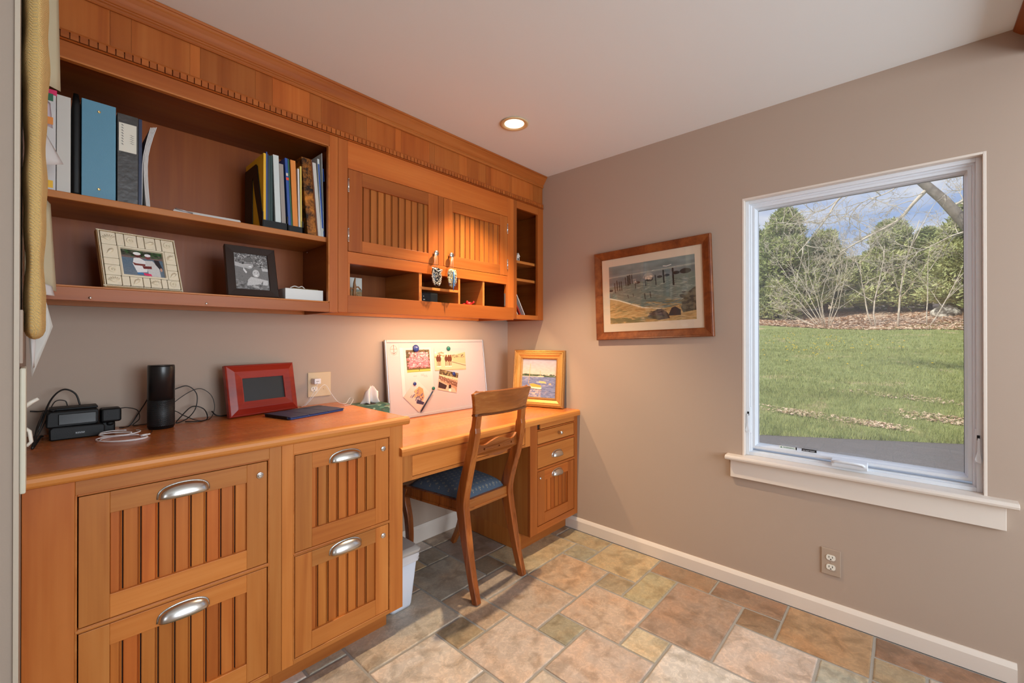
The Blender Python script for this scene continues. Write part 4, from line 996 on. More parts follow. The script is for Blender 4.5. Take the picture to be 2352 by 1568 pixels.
# double wall plate on the desk wall with charger and leads
wp = thing('double_outlet_plate', 'beige double wall plate above the countertop with a charger plugged in', 'outlet', (-1.403, 0, 1.005))
part('plate', G().box(-1.461, -1.345, -.006, -.0005, .944, 1.066), BEIGEP, wp, bev=.003)
def socket(th_, cx, cy, cz, axis, parent_mat=OUTW):
    pts = [(.0165*math.cos(a), .0145*math.sin(a)) for a in [2*PI*i/28 for i in range(28)]]
    pts = [(max(-.0165, min(.0165, x*1.06)), max(-.0115, min(.0115, y))) for x, y in pts]
    def B(x0,x1,d0,d1,z0_,z1_):
        return G().box(cx+x0, cx+x1, cy-d1, cy-d0, cz+z0_, cz+z1_) if axis == 'y' else G().box(cx-d1, cx-d0, cy+x0, cy+x1, cz+z0_, cz+z1_)
    if axis == 'y': g = G().prism([(cx+a, cz+b) for a, b in pts], 'y', cy-.0085, cy-.005)
    else: g = G().prism([(cy+a, cz+b) for a, b in pts], 'x', cx-.0085, cx-.005)
    s_ = part('socket', g, OUTW, th_)
    for dx in (-.006, .006): part('slot', B(dx-.0011, dx+.0011, .0085, .0088, -.0015, .0065), BLKG, s_)
    part('slot', B(-.0025, .0025, .0085, .0088, -.0095, -.0050), BLKG, s_)
    return s_
socket(wp, -1.430, 0, 1.026, 'y'); socket(wp, -1.430, 0, .984, 'y')
part('screw', G().lathe([(.0008, -.0075), (.003, -.0072), (.0032, -.006)], (-1.382, 0, .982), 'y', 10), BEIGEP, wp)
cg = thing('phone_charger', 'white cube charger plugged into the beige wall plate', 'charger', (-1.430, -.02, 1.026))
part('cube', G().box(-1.446, -1.414, -.048, -.0088, 1.011, 1.038), WCORD, cg, bev=.003)
part('port', G().box(-1.438, -1.424, -.0485, -.048, 1.0235, 1.0265), GREYB, cg)
g = G().tube(spline([(-1.431,-.0485,1.020),(-1.437,-.055,1.005),(-1.455,-.055,.97),(-1.478,-.055,.935),(-1.500,-.05,.912),(-1.505,-.03,CT+.002),(-1.49,-.02,CT+.002)], 50), .0012, 6)
part('lead', g, WCORD, cg)
cord('white_lead', 'white lead looping from the wall plate across to the tissue box', [(-1.499,-.06,.91),(-1.47,-.07,.945),(-1.43,-.06,.985),(-1.405,-.05,1.004),(-1.385,-.045,.998),(-1.365,-.06,.955),(-1.345,-.085,.918),(-1.32,-.10,CT+.002),(-1.30,-.085,CT+.003),(-1.275,-.06,.922),(-1.262,-.055,.928),(-1.265,-.085,.922),(-1.30,-.13,CT+.002),(-1.33,-.15,CT+.002),(-1.35,-.16,CT+.002)], .0013, WCORD)

# ================================================================== THINGS ON THE DESK
tx = thing('tissue_box', 'green printed tissue box with a white tissue pulled up, on the desk', 'tissue box', (-1.16, -.10, DT))
cvt = Cv(128, 128, (52, 92, 78)); cvt.dabs(90, 0, 0, 1, 1, .06, .04, [(36,72,60),(96,140,116),(160,186,160),(60,110,92),(120,90,70)], .7)
TB = img_mat('tissue_box_print', cvt, .45)
g = G(); bx0, bx1, by0, by1, bz0, bz1 = -1.275, -1.100, -.165, -.030, DT, .892
g.quad((bx0,by0,bz0),(bx1,by0,bz0),(bx1,by0,bz1),(bx0,by0,bz1)); g.quad((bx1,by0,bz0),(bx1,by1,bz0),(bx1,by1,bz1),(bx1,by0,bz1)); g.quad((bx1,by1,bz0),(bx0,by1,bz0),(bx0,by1,bz1),(bx1,by1,bz1)); g.quad((bx0,by1,bz0),(bx0,by0,bz0),(bx0,by0,bz1),(bx0,by1,bz1)); g.quad((bx0,by0,bz1),(bx1,by0,bz1),(bx1,by1,bz1),(bx0,by1,bz1)); g.quad((bx0,by1,bz0),(bx1,by1,bz0),(bx1,by0,bz0),(bx0,by0,bz0))
part('box', g, TB, tx, bev=.001)
part('slot', G().lathe([(.001, .8925), (.034, .8925), (.034, .8921)], (-1.18, -.095, 0), 'z', 24), DARK, tx)
rows = []
for j in range(9):
    v = j / 8; row = []
    for i in range(15):
        u = i / 14 * 2 - 1; w = .050 * (1 - .35 * v) + .006 * math.sin(5 * v + u * 3)
        row.append((-1.175 + w * u + .014 * v, -.095 + .020 * math.sin(u * 5 + v * 2) * (1 - .3 * v), .8925 + .092 * v * (1 - .35 * (u + .25) ** 2) + .006 * math.sin(u * 9)))
    rows.append(row)
o = part('tissue', G().loft(rows, closed=False, cap=False), TISS, tx); mm_ = o.modifiers.new('s', 'SOLIDIFY'); mm_.thickness = .0008
# whiteboard leaning on the wall
wb = thing('whiteboard', 'white magnetic board with a grey frame leaning on the wall behind the desk', 'whiteboard', world=False)
WBW, WBH = .768, .455; lean = math.asin(.055 / WBH)
place(wb, (-1.046, -.078, DT + .0008), (1, 0), lean)
part('panel', G().box(.006, WBW - .006, .002, .010, .006, WBH - .006), BOARD, wb)
fg = G()
for a in ((0, .010, 0, WBH), (WBW - .010, WBW, 0, WBH)): part('side_frame', G().box(a[0], a[1], -.004, .013, 0, WBH), ALU, wb, bev=.0025)

WFR = plain('white_frame', srgb(190, 182, 182), .35)
for za_, zb_ in ((0, .018), (WBH - .016, WBH)): part('foot_frame' if za_ == 0 else 'top_frame', G().box(.010, WBW - .010, -.004, .013, za_, zb_), WFR, wb, bev=.0025)
# board coordinates: from measured points on a plane close to the board
def WBp(X, Zw): return (X + 1.046, (Zw - DT) / math.cos(lean))
cva = Cv(96, 96, (196, 184, 184)); c_ = (176, 128, 108)
for i in range(60):
    a = 2*PI*i/60; cva.ell(.5 + .38*math.cos(a), .5 + .38*math.sin(a), .018, .018, c_)
cva.line(.5,.08,.5,.80,.035,(120,60,40)).line(.12,.42,.88,.40,.03,c_).line(.5,.80,.28,.68,.035,(120,60,40)).line(.5,.80,.72,.66,.035,(120,60,40))
x_, z_ = WBp(-.990, 1.168)
part('anchor_print', G().quad((x_-.030,.0015,z_-.036),(x_+.030,.0015,z_-.036),(x_+.030,.0015,z_+.036),(x_-.030,.0015,z_+.036)), img_mat('anchor_compass', cva, .3), wb)
WBI = wb.rotation_euler.to_matrix().to_4x4(); WBM = Matrix.Translation(wb.location) @ WBI
def on_board(name, label, cat, X, Zw, w, h, ang, mat, yoff=0.0):
    x, z = WBp(X, Zw); t_ = thing(name, label, cat, world=False)
    M_ = WBM @ Matrix.Translation((x, .0012 - yoff, z)) @ Matrix.Rotation(ang, 4, 'Y'); t_.location = M_.to_translation(); t_.rotation_euler = M_.to_euler()
    part('sheet', G().box(-w/2, w/2, -.0004, 0, -h/2, h/2), PAPER, t_)
    if mat: part('print', G().quad((-w/2,-.0006,-h/2),(w/2,-.0006,-h/2),(w/2,-.0006,h/2),(-w/2,-.0006,h/2)), mat, t_)
    return t_
# folded card with the blossom tree
cvb = Cv(180, 280, (204, 194, 190)); cvb.rect(.09, .045, .93, .50, (96, 70, 44)); cvb.dabs(160, .09, .05, .93, .30, .03, .012, [(70,60,34),(120,100,60),(56,46,30)])
cvb.dabs(520, .20, .10, .86, .40, .028, .012, [(236,128,140),(246,160,164),(214,96,108),(250,196,196)], .8); cvb.dabs(120, .14, .22, .92, .42, .03, .012, [(236,128,140),(214,96,108)], .8)
cvb.rect(.09, .445, .93, .50, (150, 150, 60)); cvb.rect(.09, .465, .93, .48, (196, 190, 100)); cvb.line(.52,.38,.52,.47,.02,(60,40,28)); cvb.line(.52,.42,.62,.36,.014,(60,40,28)); cvb.rect(0,0,.085,1,(204,194,190)).rect(.935,0,1,1,(204,194,190)).rect(0,0,1,.04,(204,194,190)).rect(0,.503,1,1,(204,194,190))
for yy, a, b in ((.555,.56,.70),(.58,.30,.44),(.58,.56,.82),(.605,.66,.84)):
    for i in range(int((b-a)/.03)): cvb.rect(a+i*.03, yy-.004, a+i*.03+.02, yy+.004, (150,140,136))
on_board('greeting_card', 'tall white greeting card printed with a pink blossom tree, on the whiteboard', 'card', -.828, 1.036, .200, .292, 0, img_mat('blossom_card', cvb, .5))
rr_ = on_board('card_back_leaf', 'plain back leaf showing left of the blossom card', 'card', -.935, 1.040, .034, .285, 0, None, -.0003)
cvc = Cv(220, 150, (206, 182, 146)); cvc.grad(0, .3, (168,176,182), (204,190,170)); cvc.poly([(.5,.36),(1,.16),(1,.70),(.6,.62)], (204,172,128)); cvc.dabs(60, .45, .27, .98, .42, .012, .012, [(44,32,26),(90,70,56)]); cvc.line(.55,.62,1,.80,.02,(120,96,74)); cvc.dabs(16,.02,.18,.35,.42,.05,.03,[(250,236,214),(160,130,96)])
for bx_ in (.10, .16, .36, .44, .50):
    cvc.ell(bx_, .48, .045, .13, (96, 52, 34)); cvc.ell(bx_ + .01, .34, .022, .05, (120, 60, 40)); 
    for lx in (-.02, .02): cvc.line(bx_+lx, .58, bx_+lx, .80, .016, (120, 80, 56)); cvc.ell(bx_+lx, .82, .013, .03, (240,228,208))
cvc.line(.0,.98,1,.96,.02,(190,150,110))
on_board('horses_postcard', 'wide postcard of a horse team, upper right on the whiteboard', 'photo', -.580, 1.102, .255, .140, R(1.5), img_mat('horses_card', cvc, .35), .0005)
cvd = Cv(150, 140, (190, 140, 110)); cvd.rect(0,0,1,.24,(88,66,44)); cvd.dabs(60,0,.02,1,.2,.03,.05,[(150,130,90),(52,40,30)]); cvd.rect(0,.24,1,.36,(226,190,150)); cvd.poly([(0,.30),(1,.48),(1,.70),(0,.50)],(128,84,66)); cvd.dabs(120,0,.32,1,.62,.016,.014,[(214,170,140),(86,54,44),(240,220,200)]); cvd.poly([(0,.56),(.9,.80),(1,1),(0,1)],(226,178,152)); cvd.poly([(.02,.60),(.46,.72),(.40,.92),(.02,.90)],(60,38,40)); cvd.ell(.62,.76,.07,.12,(50,32,34)); cvd.ell(.64,.93,.07,.10,(240,226,210))
on_board('racecourse_photo', 'small tilted photo pinned below the horse postcard', 'photo', -.612, .965, .152, .128, R(13), img_mat('racecourse', cvd, .35), .0010)
cve = Cv(160, 160, (212, 186, 178)); cve.grad(0,1,(222,204,200),(214,180,166)); cve.poly([(.30,.16),(.52,.10),(.80,.32),(.86,.52),(.60,.50),(.44,.66),(.28,.42)],(228,150,104)); cve.dabs(40,.25,.3,.8,.75,.03,.06,[(110,104,124),(90,84,110),(236,170,120)]); cve.poly([(.62,.62),(.96,.50),(.98,.62),(.66,.80)],(60,48,78))
on_board('lily_card', 'square card with an orange flower drawing, turned cornerwise on the whiteboard', 'card', -.850, .898, .138, .138, R(45), img_mat('flower_card', cve, .4), .0015)
# pen held by a magnet
def bd(X, Zw, y=0.0):
    x, z = WBp(X, Zw); return tuple(WBM @ Vector((x, y, z)))
pn = thing('striped_ballpoint', 'dark striped pen hanging slantwise from a green magnet', 'pen', bd(-.79, .87))
part('barrel', G().tube([bd(-.836,.805,-.006), bd(-.742,.912,-.006)], .0042, 10), NAVY, pn); part('stripe', G().tube([bd(-.832,.806,-.0105), bd(-.745,.905,-.0105)], .0012, 6), GREYB, pn)
part('tip', G().tube([bd(-.836,.805,-.006), bd(-.842,.798,-.006)], .0042, 10, .001), NAVY, pn); part('clip', G().tube([bd(-.79,.866,-.011), bd(-.755,.905,-.011)], .0014, 6), BLU, pn)
def magnet(label, X, Zw, r, mat, badge=False):
    x, z = WBp(X, Zw); t_ = thing('magnet', label, 'magnet', world=False, group='round magnets on the whiteboard')
    M_ = WBM @ Matrix.Translation((x, -.0015, z)); t_.location = M_.to_translation(); t_.rotation_euler = M_.to_euler()
    part('dome', G().lathe([(r*.92, 0), (r, -.002), (r*.9, -.005), (r*.5, -.0075), (.0005, -.008)], (0,0,0), 'y', 22), mat, t_)
    if badge:
        cvm = Cv(48, 48, (40, 60, 130)); 
        for xx in (.28,.5,.72): cvm.line(xx-.06,.36,xx,.14,.05,(230,230,240)).line(xx+.06,.36,xx,.14,.05,(230,230,240))
        cvm.line(.5,.5,.5,.85,.05,(110,140,210)); part('badge_print', G().quad((-r*.5,-.0083,-r*.5),(r*.5,-.0083,-r*.5),(r*.5,-.0083,r*.5),(-r*.5,-.0083,r*.5)), img_mat('badge', cvm, .3), t_)
magnet('large round blue badge magnet holding the blossom card', -.840, 1.176, .022, MBLUE, True)
magnet('round green magnet at the top of the horse postcard', -.592, 1.170, .015, MGRN)
magnet('round blue magnet on the small tilted photo', -.564, 1.008, .013, MBLUE)
magnet('small dark blue magnet at the corner of the flower card', -.866, .968, .011, MBLUE)
magnet('small green magnet holding the slanted pen', -.733, .930, .011, MGRN)
# gold-framed boat painting leaning against the taupe wall
gf = thing('gold_framed_painting', 'gold-framed painting of sailing boats leaning in the desk corner', 'painting', world=False)
place(gf, (-.162, -.190, DT + .0036), (.2605, -.9655), R(7.0))
GW, GH = .372, .380
g = frame_profile(G(), GW, GH, [(0, .026), (0, -.002), (.003, -.006), (.008, -.007), (.011, -.004)]); part('outer_moulding', g, GOLDD, gf)
g = frame_profile(G(), GW, GH, [(.011, -.004), (.014, -.008), (.019, -.008), (.022, .000), (.030, .000), (.046, .006), (.049, .006)]); part('gilt_cove', g, GOLD, gf)
g = frame_profile(G(), GW, GH, [(.049, .006), (.051, .003), (.055, .003), (.062, .012), (.063, .014)]); part('inner_moulding', g, GOLDD, gf)
part('back_board', G().box(.004, GW - .004, .014, .025, .004, GH - .004), ESP, gf)
cg_ = Cv(200, 210, (176, 166, 170)); cg_.grad(0, .42, (164,160,176), (214,186,170)); cg_.noise(.06, 6, 2); cg_.poly([(0,.40),(.1,.385),(.3,.40),(.5,.40),(.7,.42),(.85,.435),(1,.44),(1,.475),(0,.455)],(66,84,62)); cg_.dabs(50,0,.40,1,.46,.03,.012,[(44,60,48),(96,110,80)])
m_ = (cg_.Y > .46); cg_.a[m_] = np.array((112,122,158))/255; cg_.noise(.14, 3, 5, m_.astype(float)); cg_.dabs(220,0,.48,1,.99,.035,.006,[(90,100,150),(150,150,180),(196,176,170),(76,88,130)],.6)
cg_.rect(0,.45,.55,.47,(206,198,196),.7); cg_.dabs(110,.18,.78,.58,.99,.03,.006,[(220,190,176),(206,170,160)],.7)
cg_.line(.24,.12,.20,.66,.012,(206,160,96)); cg_.poly([(.12,.70),(.60,.74),(.58,.79),(.16,.77)],(240,214,190)); cg_.poly([(.22,.66),(.34,.64),(.58,.69),(.58,.74),(.30,.73)],(232,158,70)); cg_.line(.12,.765,.60,.80,.012,(60,44,50)); cg_.poly([(.50,.57),(.70,.58),(.74,.63),(.54,.62)],(240,180,120)); cg_.line(.44,.60,.54,.61,.012,(240,220,200)); cg_.line(.545,.30,.545,.45,.010,(200,160,110)); cg_.ell(.56,.45,.10,.018,(226,190,160)); cg_.ell(.84,.64,.04,.02,(226,170,130))
part('canvas', G().quad((.062,.0135,.062),(GW-.062,.0135,.062),(GW-.062,.0135,GH-.062),(.062,.0135,GH-.062)), img_mat('boats_painting', cg_, .5), gf)

# bin with lid and liner in the kneehole
bn = thing('waste_bin', 'slim white plastic waste bin with a liner, beside the base cabinets', 'bin', (-1.245, -.38, 0))
def rr(x0, x1, y0, y1, z, r, n=5):
    o = []
    for cx, cy, a0 in ((x1-r, y1-r, 0), (x0+r, y1-r, PI/2), (x0+r, y0+r, PI), (x1-r, y0+r, 1.5*PI)):
        for i in range(n + 1): a = a0 + PI/2*i/n; o.append((cx + r*math.cos(a), cy + r*math.sin(a), z))
    return o
part('body', G().loft([rr(-1.298,-1.192,-.500,-.300,.001,.018), rr(-1.298,-1.188,-.503,-.297,.012,.02), rr(-1.304,-1.165,-.517,-.283,.232,.02)]), BINW, bn, bev=0)
rg = [rr(-1.306-.001,-1.160,-.520,-.280,.206,.02)]
for z, dlt in ((.212,.003),(.222,.001),(.230,.005),(.240,.004),(.247,.006)):
    base = rr(-1.306,-1.162-dlt*0,-.520,-.280,z,.02); rg.append([(p[0]+(.0035*math.sin(i*2.3+z*400) if p[0]>-1.30 else 0)+(dlt if p[0]>-1.23 else 0)*.6, p[1]-dlt+.003*math.sin(i*3.1+z*300), p[2]+.003*math.sin(i*1.9)) for i, p in enumerate(base)])
part('liner', G().loft(rg, True, False, True), LINER, bn)
part('lid', G().loft([rr(-1.309,-1.158,-.524,-.274,.246,.02), rr(-1.309,-1.154,-.528,-.270,.254,.022), rr(-1.309,-1.154,-.528,-.270,.262,.022), rr(-1.304,-1.168,-.510,-.290,.276,.03)]), BINL, bn, bev=.001)

# picture on the taupe wall
fp = thing('seascape_picture', 'wood-framed seascape with rocks and old pier posts on the taupe wall', 'picture', (-.0012, -1.1138, 1.5047), world=False)
fp.rotation_euler = (R(-1.9), 0, R(-90)) ; 
# local: x to the viewer's right (world -y), z up, front towards -y (world -x)
fp.rotation_mode = 'XYZ'; fp.rotation_euler = (Matrix.Rotation(R(-90), 4, 'Z') @ Matrix.Rotation(R(-1.9), 4, 'Y')).to_euler()
fw, fh = .694, .536
def sf(g): return g.xf(Matrix.Translation((-fw/2, 0, -fh/2)))
part('frame', sf(frame_profile(G(), fw, fh, [(0, 0), (0, -.020), (.004, -.024), (.008, -.022), (.010, -.023), (.028, -.017), (.040, -.013), (.047, -.013), (.048, -.006)])), PICW, fp, color=(.9,.86,.84))
part('mount', sf(G().box(.044, fw - .044, -.008, -.004, .044, fh - .044)), MAT_, fp)
cs = Cv(360, 240, (120,132,130)); cs.grad(0, .34, (124,138,134), (108,112,112)); cs.line(0,.19,1,.14,.008,(176,176,160),.7); cs.noise(.10, 8, 4); cs.line(0,.20,1,.155,.01,(170,170,154),.5)
m_ = (cs.Y > .36 - .10*cs.X); cs.a[m_] = np.array((112,124,112))/255
cs.dabs(420,0,.34,1,.78,.035,.004,[(84,96,88),(150,156,140),(176,178,160),(96,104,100)],.6)
cs.poly([(0,.56),(.10,.60),(.24,.66),(.40,.76),(.60,.80),(1,.74),(1,1),(0,1)],(186,152,100)); cs.line(0,.555,.12,.60,.012,(226,214,186)); cs.line(.12,.60,.40,.75,.014,(226,214,186)); cs.line(.40,.75,.62,.80,.012,(226,214,186))
cs.dabs(260,0,.66,1,1,.05,.006,[(160,118,62),(206,176,126),(146,110,66),(120,110,70),(196,160,110)],.55); cs.dabs(60,0,.9,.4,1,.05,.012,[(104,104,70),(120,112,76)],.6)
for px_, y0_, y1_, wd in ((.07,.30,.46,.010),(.10,.26,.42,.012),(.13,.28,.43,.010),(.155,.28,.43,.010),(.21,.22,.36,.009),(.235,.20,.36,.012),(.25,.20,.35,.012),(.265,.19,.34,.012),(.29,.19,.33,.010),(.33,.32,.42,.008),(.45,.25,.40,.010),(.57,.25,.40,.011),(.66,.19,.38,.016),(.765,.18,.43,.018),(.235,.52,.57,.007),(.30,.51,.56,.006),(.44,.53,.62,.009),(.505,.51,.60,.009)):
    cs.line(px_, y0_, px_ + .006, y1_, wd, (44, 42, 38))
for px_, py_, rx, ry in ((.50,.30,.045,.035),(.62,.28,.03,.02),(.70,.27,.03,.02),(.80,.25,.04,.025),(.90,.24,.06,.04),(.36,.33,.03,.02),(.02,.42,.03,.02)): cs.ell(px_, py_, rx, ry, (52, 50, 46))
[cs.line(.49, .30, .49 + .07*math.cos(a_), .30 - .11*math.sin(a_), .006, (214,194,170), .6) for a_ in np.linspace(.4, 2.8, 16)]; cs.dabs(12,.45,.24,.53,.30,.012,.012,[(220,200,176)],.6); cs.dabs(8,.30,.27,.36,.34,.010,.012,[(214,194,170)],.5)
cs.poly([(.46,.92),(.54,.84),(.58,.80),(.63,.80),(.70,.88),(.72,.96),(.60,.98)],(70,56,50)); cs.poly([(.70,.92),(.74,.80),(.78,.78),(.84,.84),(.84,.92)],(64,56,56)); cs.poly([(.84,.80),(.90,.62),(.97,.52),(1,.50),(1,.86),(.86,.88)],(76,70,56)); cs.dabs(46,.85,.56,1,.84,.03,.02,[(58,54,46),(112,104,84)],.7); cs.dabs(30,.5,.82,.70,.95,.025,.012,[(96,76,66),(54,44,42)],.7); cs.ell(.54,.93,.12,.03,(92,88,66),.6)
cs.line(.66,.115,.70,.125,.006,(232,230,220)).line(.70,.125,.75,.11,.006,(232,230,220)).line(.53,.165,.56,.16,.004,(220,220,210))
part('print', sf(G().quad((.094,-.0082,.095),(fw-.087,-.0082,.095),(fw-.087,-.0082,fh-.093),(.094,-.0082,fh-.093))), img_mat('seascape', cs, .5), fp)
part('glass', sf(G().box(.046, fw - .046, -.0108, -.0100, .046, fh - .046)), PGLASS, fp)
# outlet under the window
wo_ = thing('wall_outlet', 'taupe wall outlet with two white sockets below the window', 'outlet', (0, -1.952, .249))
part('plate', G().box(-.006, -.0005, -1.987, -1.9175, .193, .308), TAUPEP, wo_, bev=.002)
socket(wo_, 0, -1.952, .271, 'x'); socket(wo_, 0, -1.952, .229, 'x'); part('screw', G().lathe([(.0006, -.0074), (.0024, -.0070), (.0026, -.006)], (0, -1.952, .250), 'x', 10), TAUPEP, wo_)

# ================================================================== THINGS ON THE WALL SHELVES
ST = 1.6822; SB = 1.3942       # shelf tops
def rotbox(x0, x1, y0, y1, z0, z1, lean=0.0):
    """box whose foot stays put and whose top leans by lean metres along x"""
    g = G().box(x0, x1, y0, y1, z0, z1); g.v = [(x + lean * (z - z0) / (z1 - z0), y, z) for x, y, z in g.v]; return g
def binder(name, label, x0, x1, z1, mat, cat='binder', y0=-.302, dep=.25, pages=PAPER, rings=False, lean=0.0, group=None):
    t_ = thing(name, label, cat, ((x0+x1)/2, y0 + dep/2, ST), group=group)
    part('spine', rotbox(x0, x1, y0, y0 + .0025, ST, z1, lean), mat, t_, bev=.0008)
    part('cover', rotbox(x0, x0 + .0025, y0 + .0025, y0 + dep, ST, z1, lean), mat, t_); part('cover', rotbox(x1 - .0025, x1, y0 + .0025, y0 + dep, ST, z1, lean), mat, t_)
    if x1 - x0 > .012: part('pages', rotbox(x0 + .004, x1 - .004, y0 + .02, y0 + dep - .012, ST + .004, z1 - .012, lean * .97), pages, t_)
    return t_
b = binder('ring_binder', 'white binder at the far left of the shelf with a pink tab on top', -2.358, -2.328, 1.972, PAPER)
part('tab', G().box(-2.345, -2.326, -.302, -.29, 1.970, 1.986), plain('pink_tab', srgb(222, 40, 100), .5), b)
binder('ring_binder', 'grey-white vinyl binder second from the left on the shelf', -2.3265, -2.2965, 1.977, GREYP)
b = thing('leather_portfolio', 'black leather portfolio standing between the grey-white and blue binders', 'portfolio', (-2.284, -.18, ST))
part('case', G().loft([rr(-2.2945,-2.2752,-.302,-.06,ST+.0005,.006), rr(-2.2945,-2.2748,-.304,-.06,ST+.01,.007), rr(-2.2945,-2.2748,-.304,-.06,1.960,.007), rr(-2.291,-2.279,-.300,-.07,1.996,.005)]), BLK, b)
b = binder('ring_binder', 'wide light blue vinyl binder on the shelf', -2.273, -2.194, 1.988, BLUEB)
for z in (1.712, 1.958): part('rivet', G().lathe([(.0042, -.3022), (.0036, -.3038), (.0018, -.3038), (.0012, -.3028)], (-2.2335, 0, z), 'y', 14), BRASS, b)
b = binder('ring_binder', 'black binder with a handwritten white label right of the blue binder', -2.1905, -2.1385, 1.974, plain('charcoal_vinyl', srgb(58, 54, 52), .35, bump=.8, bscale=45))
cvh = Cv(96, 190, (216, 212, 198))
for i in range(9):
    y = .06 + i*.095
    if i < 7 or i % 2: cvh.line(.12, y, .22, y+.02, .02, (60,58,60)).line(.18, y-.015, .24, y+.03, .018, (60,58,60)).line(.14,y+.03,.26,y+.035,.014,(60,58,60))
for i in range(5):
    y = .38 + i*.07; cvh.line(.62, y, .86, y+.01, .018, (80,78,76)).line(.70, y-.02, .78, y+.03, .016, (80,78,76))
part('label_card', G().box(-2.1868, -2.1432, -.3032, -.3022, 1.851, 1.944), PAPER, b)
part('handwriting', G().quad((-2.1868,-.3034,1.851),(-2.1432,-.3034,1.851),(-2.1432,-.3034,1.944),(-2.1868,-.3034,1.944)), img_mat('handwritten_label', cvh, .4), b)
solo('navy_folder', rotbox(-2.1375, -2.1290, -.302, -.08, ST, 1.972), NAVY, 'thin navy folder pressed against the black labelled binder', 'folder', (-2.133, -.19, ST))
for i in range(5):      # loose upright papers, fanned at the top
    x = -2.1200 + i * .0029; rings = []
    for k in range(9):
        z = ST + .0005 + (.272 + .002 * i) * k / 8; v = k / 8; dx = -.007 * math.sin(v * PI) * (1 if v < .7 else 1) + (.020 + .0015*i) * max(0, v - .55) ** 1.4 * 2.0 + (-.010 * (1 - v) ** 3 if i == 0 else 0)
        rings.append([(x + dx, -.300 + .001*i, z), (x + dx + .0022, -.300 + .001*i, z), (x + dx + .0022, -.100, z), (x + dx, -.100, z)])
    solo('paper_sheaf', G().loft(rings, True, True, False), PAPER, ['foremost white sheet of the upright papers, its foot slanting out beside the navy folder', 'second of the upright curling papers right of the navy folder', 'middle one of the upright curling papers right of the navy folder', 'fourth of the upright curling papers, next to the outermost', 'outermost upright paper with the strongest curl, facing the bare shelf'][i], 'papers', (x, -.2, ST), group='upright papers beside the navy folder')
nb = thing('notepad', 'thin white notepad lying flat on the upper shelf', 'notepad', (-1.94, -.22, ST))
part('lower_pad', G().box(-2.046, -1.838, -.306, -.12, ST + .0003, ST + .006), PAPER, nb, bev=.001); part('upper_pad', G().box(-2.043, -1.84, -.304, -.14, ST + .0065, ST + .010), GREYP, nb, bev=.0008)
part('pen', G().tube([(-2.040,-.3075,ST+.011),(-1.990,-.3075,ST+.0045)], .0022, 8), ALU, nb)
# first black magazine holder with folders
def holder(label, xL, xR, lipx):
    t_ = thing('magazine_holder', label, 'file holder', ((xL + xR)/2, -.2, ST))
    # side plate seen from the left: tall at the back, cut away towards the front
    outer = [(-.304, ST), (-.304, ST + .062), (-.292, ST + .062), (-.235, ST + .262), (-.222, ST + .272), (-.085, ST + .272), (-.085, ST)]
    hole = [(-.286, ST + .012), (-.276, ST + .008), (-.262, ST + .010), (-.246, ST + .19), (-.249, ST + .21), (-.258, ST + .20)]
    return t_, outer, hole
t_, outer, hole = holder('black slanted magazine holder packed with yellow, blue and green folders', -1.765, -1.665, 0)
part('side', plate_mesh(outer, [[(-.270, ST+.012), (-.178, ST+.012), (-.176, ST+.215), (-.186, ST+.225), (-.205, ST+.16), (-.262, ST+.03)]], .003, 'yz', -1.7595), BLK, t_)
part('front_lip', G().box(-1.758, -1.664, -.306, -.303, ST, ST + .030), BLK, t_); part('front_lip_end', G().box(-1.670, -1.6655, -.306, -.296, ST, ST + .060), BLKG, t_)
part('base', G().box(-1.758, -1.664, -.303, -.085, ST + .0002, ST + .003), BLK, t_)
FB = ST + .0035
def item(name, label, cat, x0, th_, ztop, mat, lean, y0=-.300, dep=.215, zb=None, group=None):
    zb = FB if zb is None else zb
    return solo(name, rotbox(x0, x0 + th_, y0, y0 + dep, zb, ztop, lean), mat, label, cat, (x0, y0, zb), group=group)
item('folder', 'thick yellow folder leftmost in the black magazine holder', 'folder', -1.7570, .0090, 1.980, YEL, 0)
item('folder', 'bright blue folder edge just right of the yellow folder', 'folder', -1.7470, .0035, 1.988, BLU, 0)
item('folder', 'thin navy folder right of the bright blue edge', 'folder', -1.7430, .0045, 1.980, NAVY, 0)
item('folder', 'dark green folder between the navy one and the clear sleeve', 'folder', -1.7380, .0075, 1.976, DGR, -.001)
item('folder', 'narrow green-black folder touching the clear sleeve', 'folder', -1.7298, .0070, 1.978, DGR, -.001)
item('plastic_sleeve', 'cloudy clear plastic sleeve stuffed with white sheets', 'sleeve', -1.7110, .0210, 1.985, CLEARP, -.011)
item('catalogue', 'grey-paged catalogue leaning beside the clear plastic sleeve', 'catalogue', -1.6870, .0160, 1.955, GREYB, -.012)
t_ = thing('magazine_holder', 'second black magazine holder, low lip, holding the orange folder', 'file holder', (-1.63, -.2, ST))
part('front_lip', G().box(-1.6620, -1.6040, -.306, -.303, ST, ST + .026), BLK, t_); part('front_lip_end', G().box(-1.6085, -1.6040, -.306, -.300, ST, ST + .052), BLKG, t_); part('base', G().box(-1.6620, -1.6040, -.303, -.085, ST + .0002, ST + .003), BLK, t_)
f_ = item('magazine', 'dark blue magazine with a red emblem on its spine', 'magazine', -1.6610, .0105, 1.985, BLU, -.016)
part('emblem', G().box(-1.6715, -1.6615, -.3006, -.3001, 1.895, 1.906), plain('emblem_red', srgb(226, 66, 30), .4), f_); part('emblem_mark', G().box(-1.6720, -1.6640, -.3006, -.3001, 1.912, 1.924), GREYP, f_)
item('folder', 'bright green folder between the blue magazine and orange file', 'folder', -1.6495, .0050, 1.984, GRN, -.016)
item('folder', 'thick orange file folder leaning near the marbled box', 'folder', -1.6430, .0200, 1.984, ORG, -.012)
item('envelope', 'white envelopes right of the orange file folder', 'envelopes', -1.6205, .0065, 1.955, PAPER, -.006)
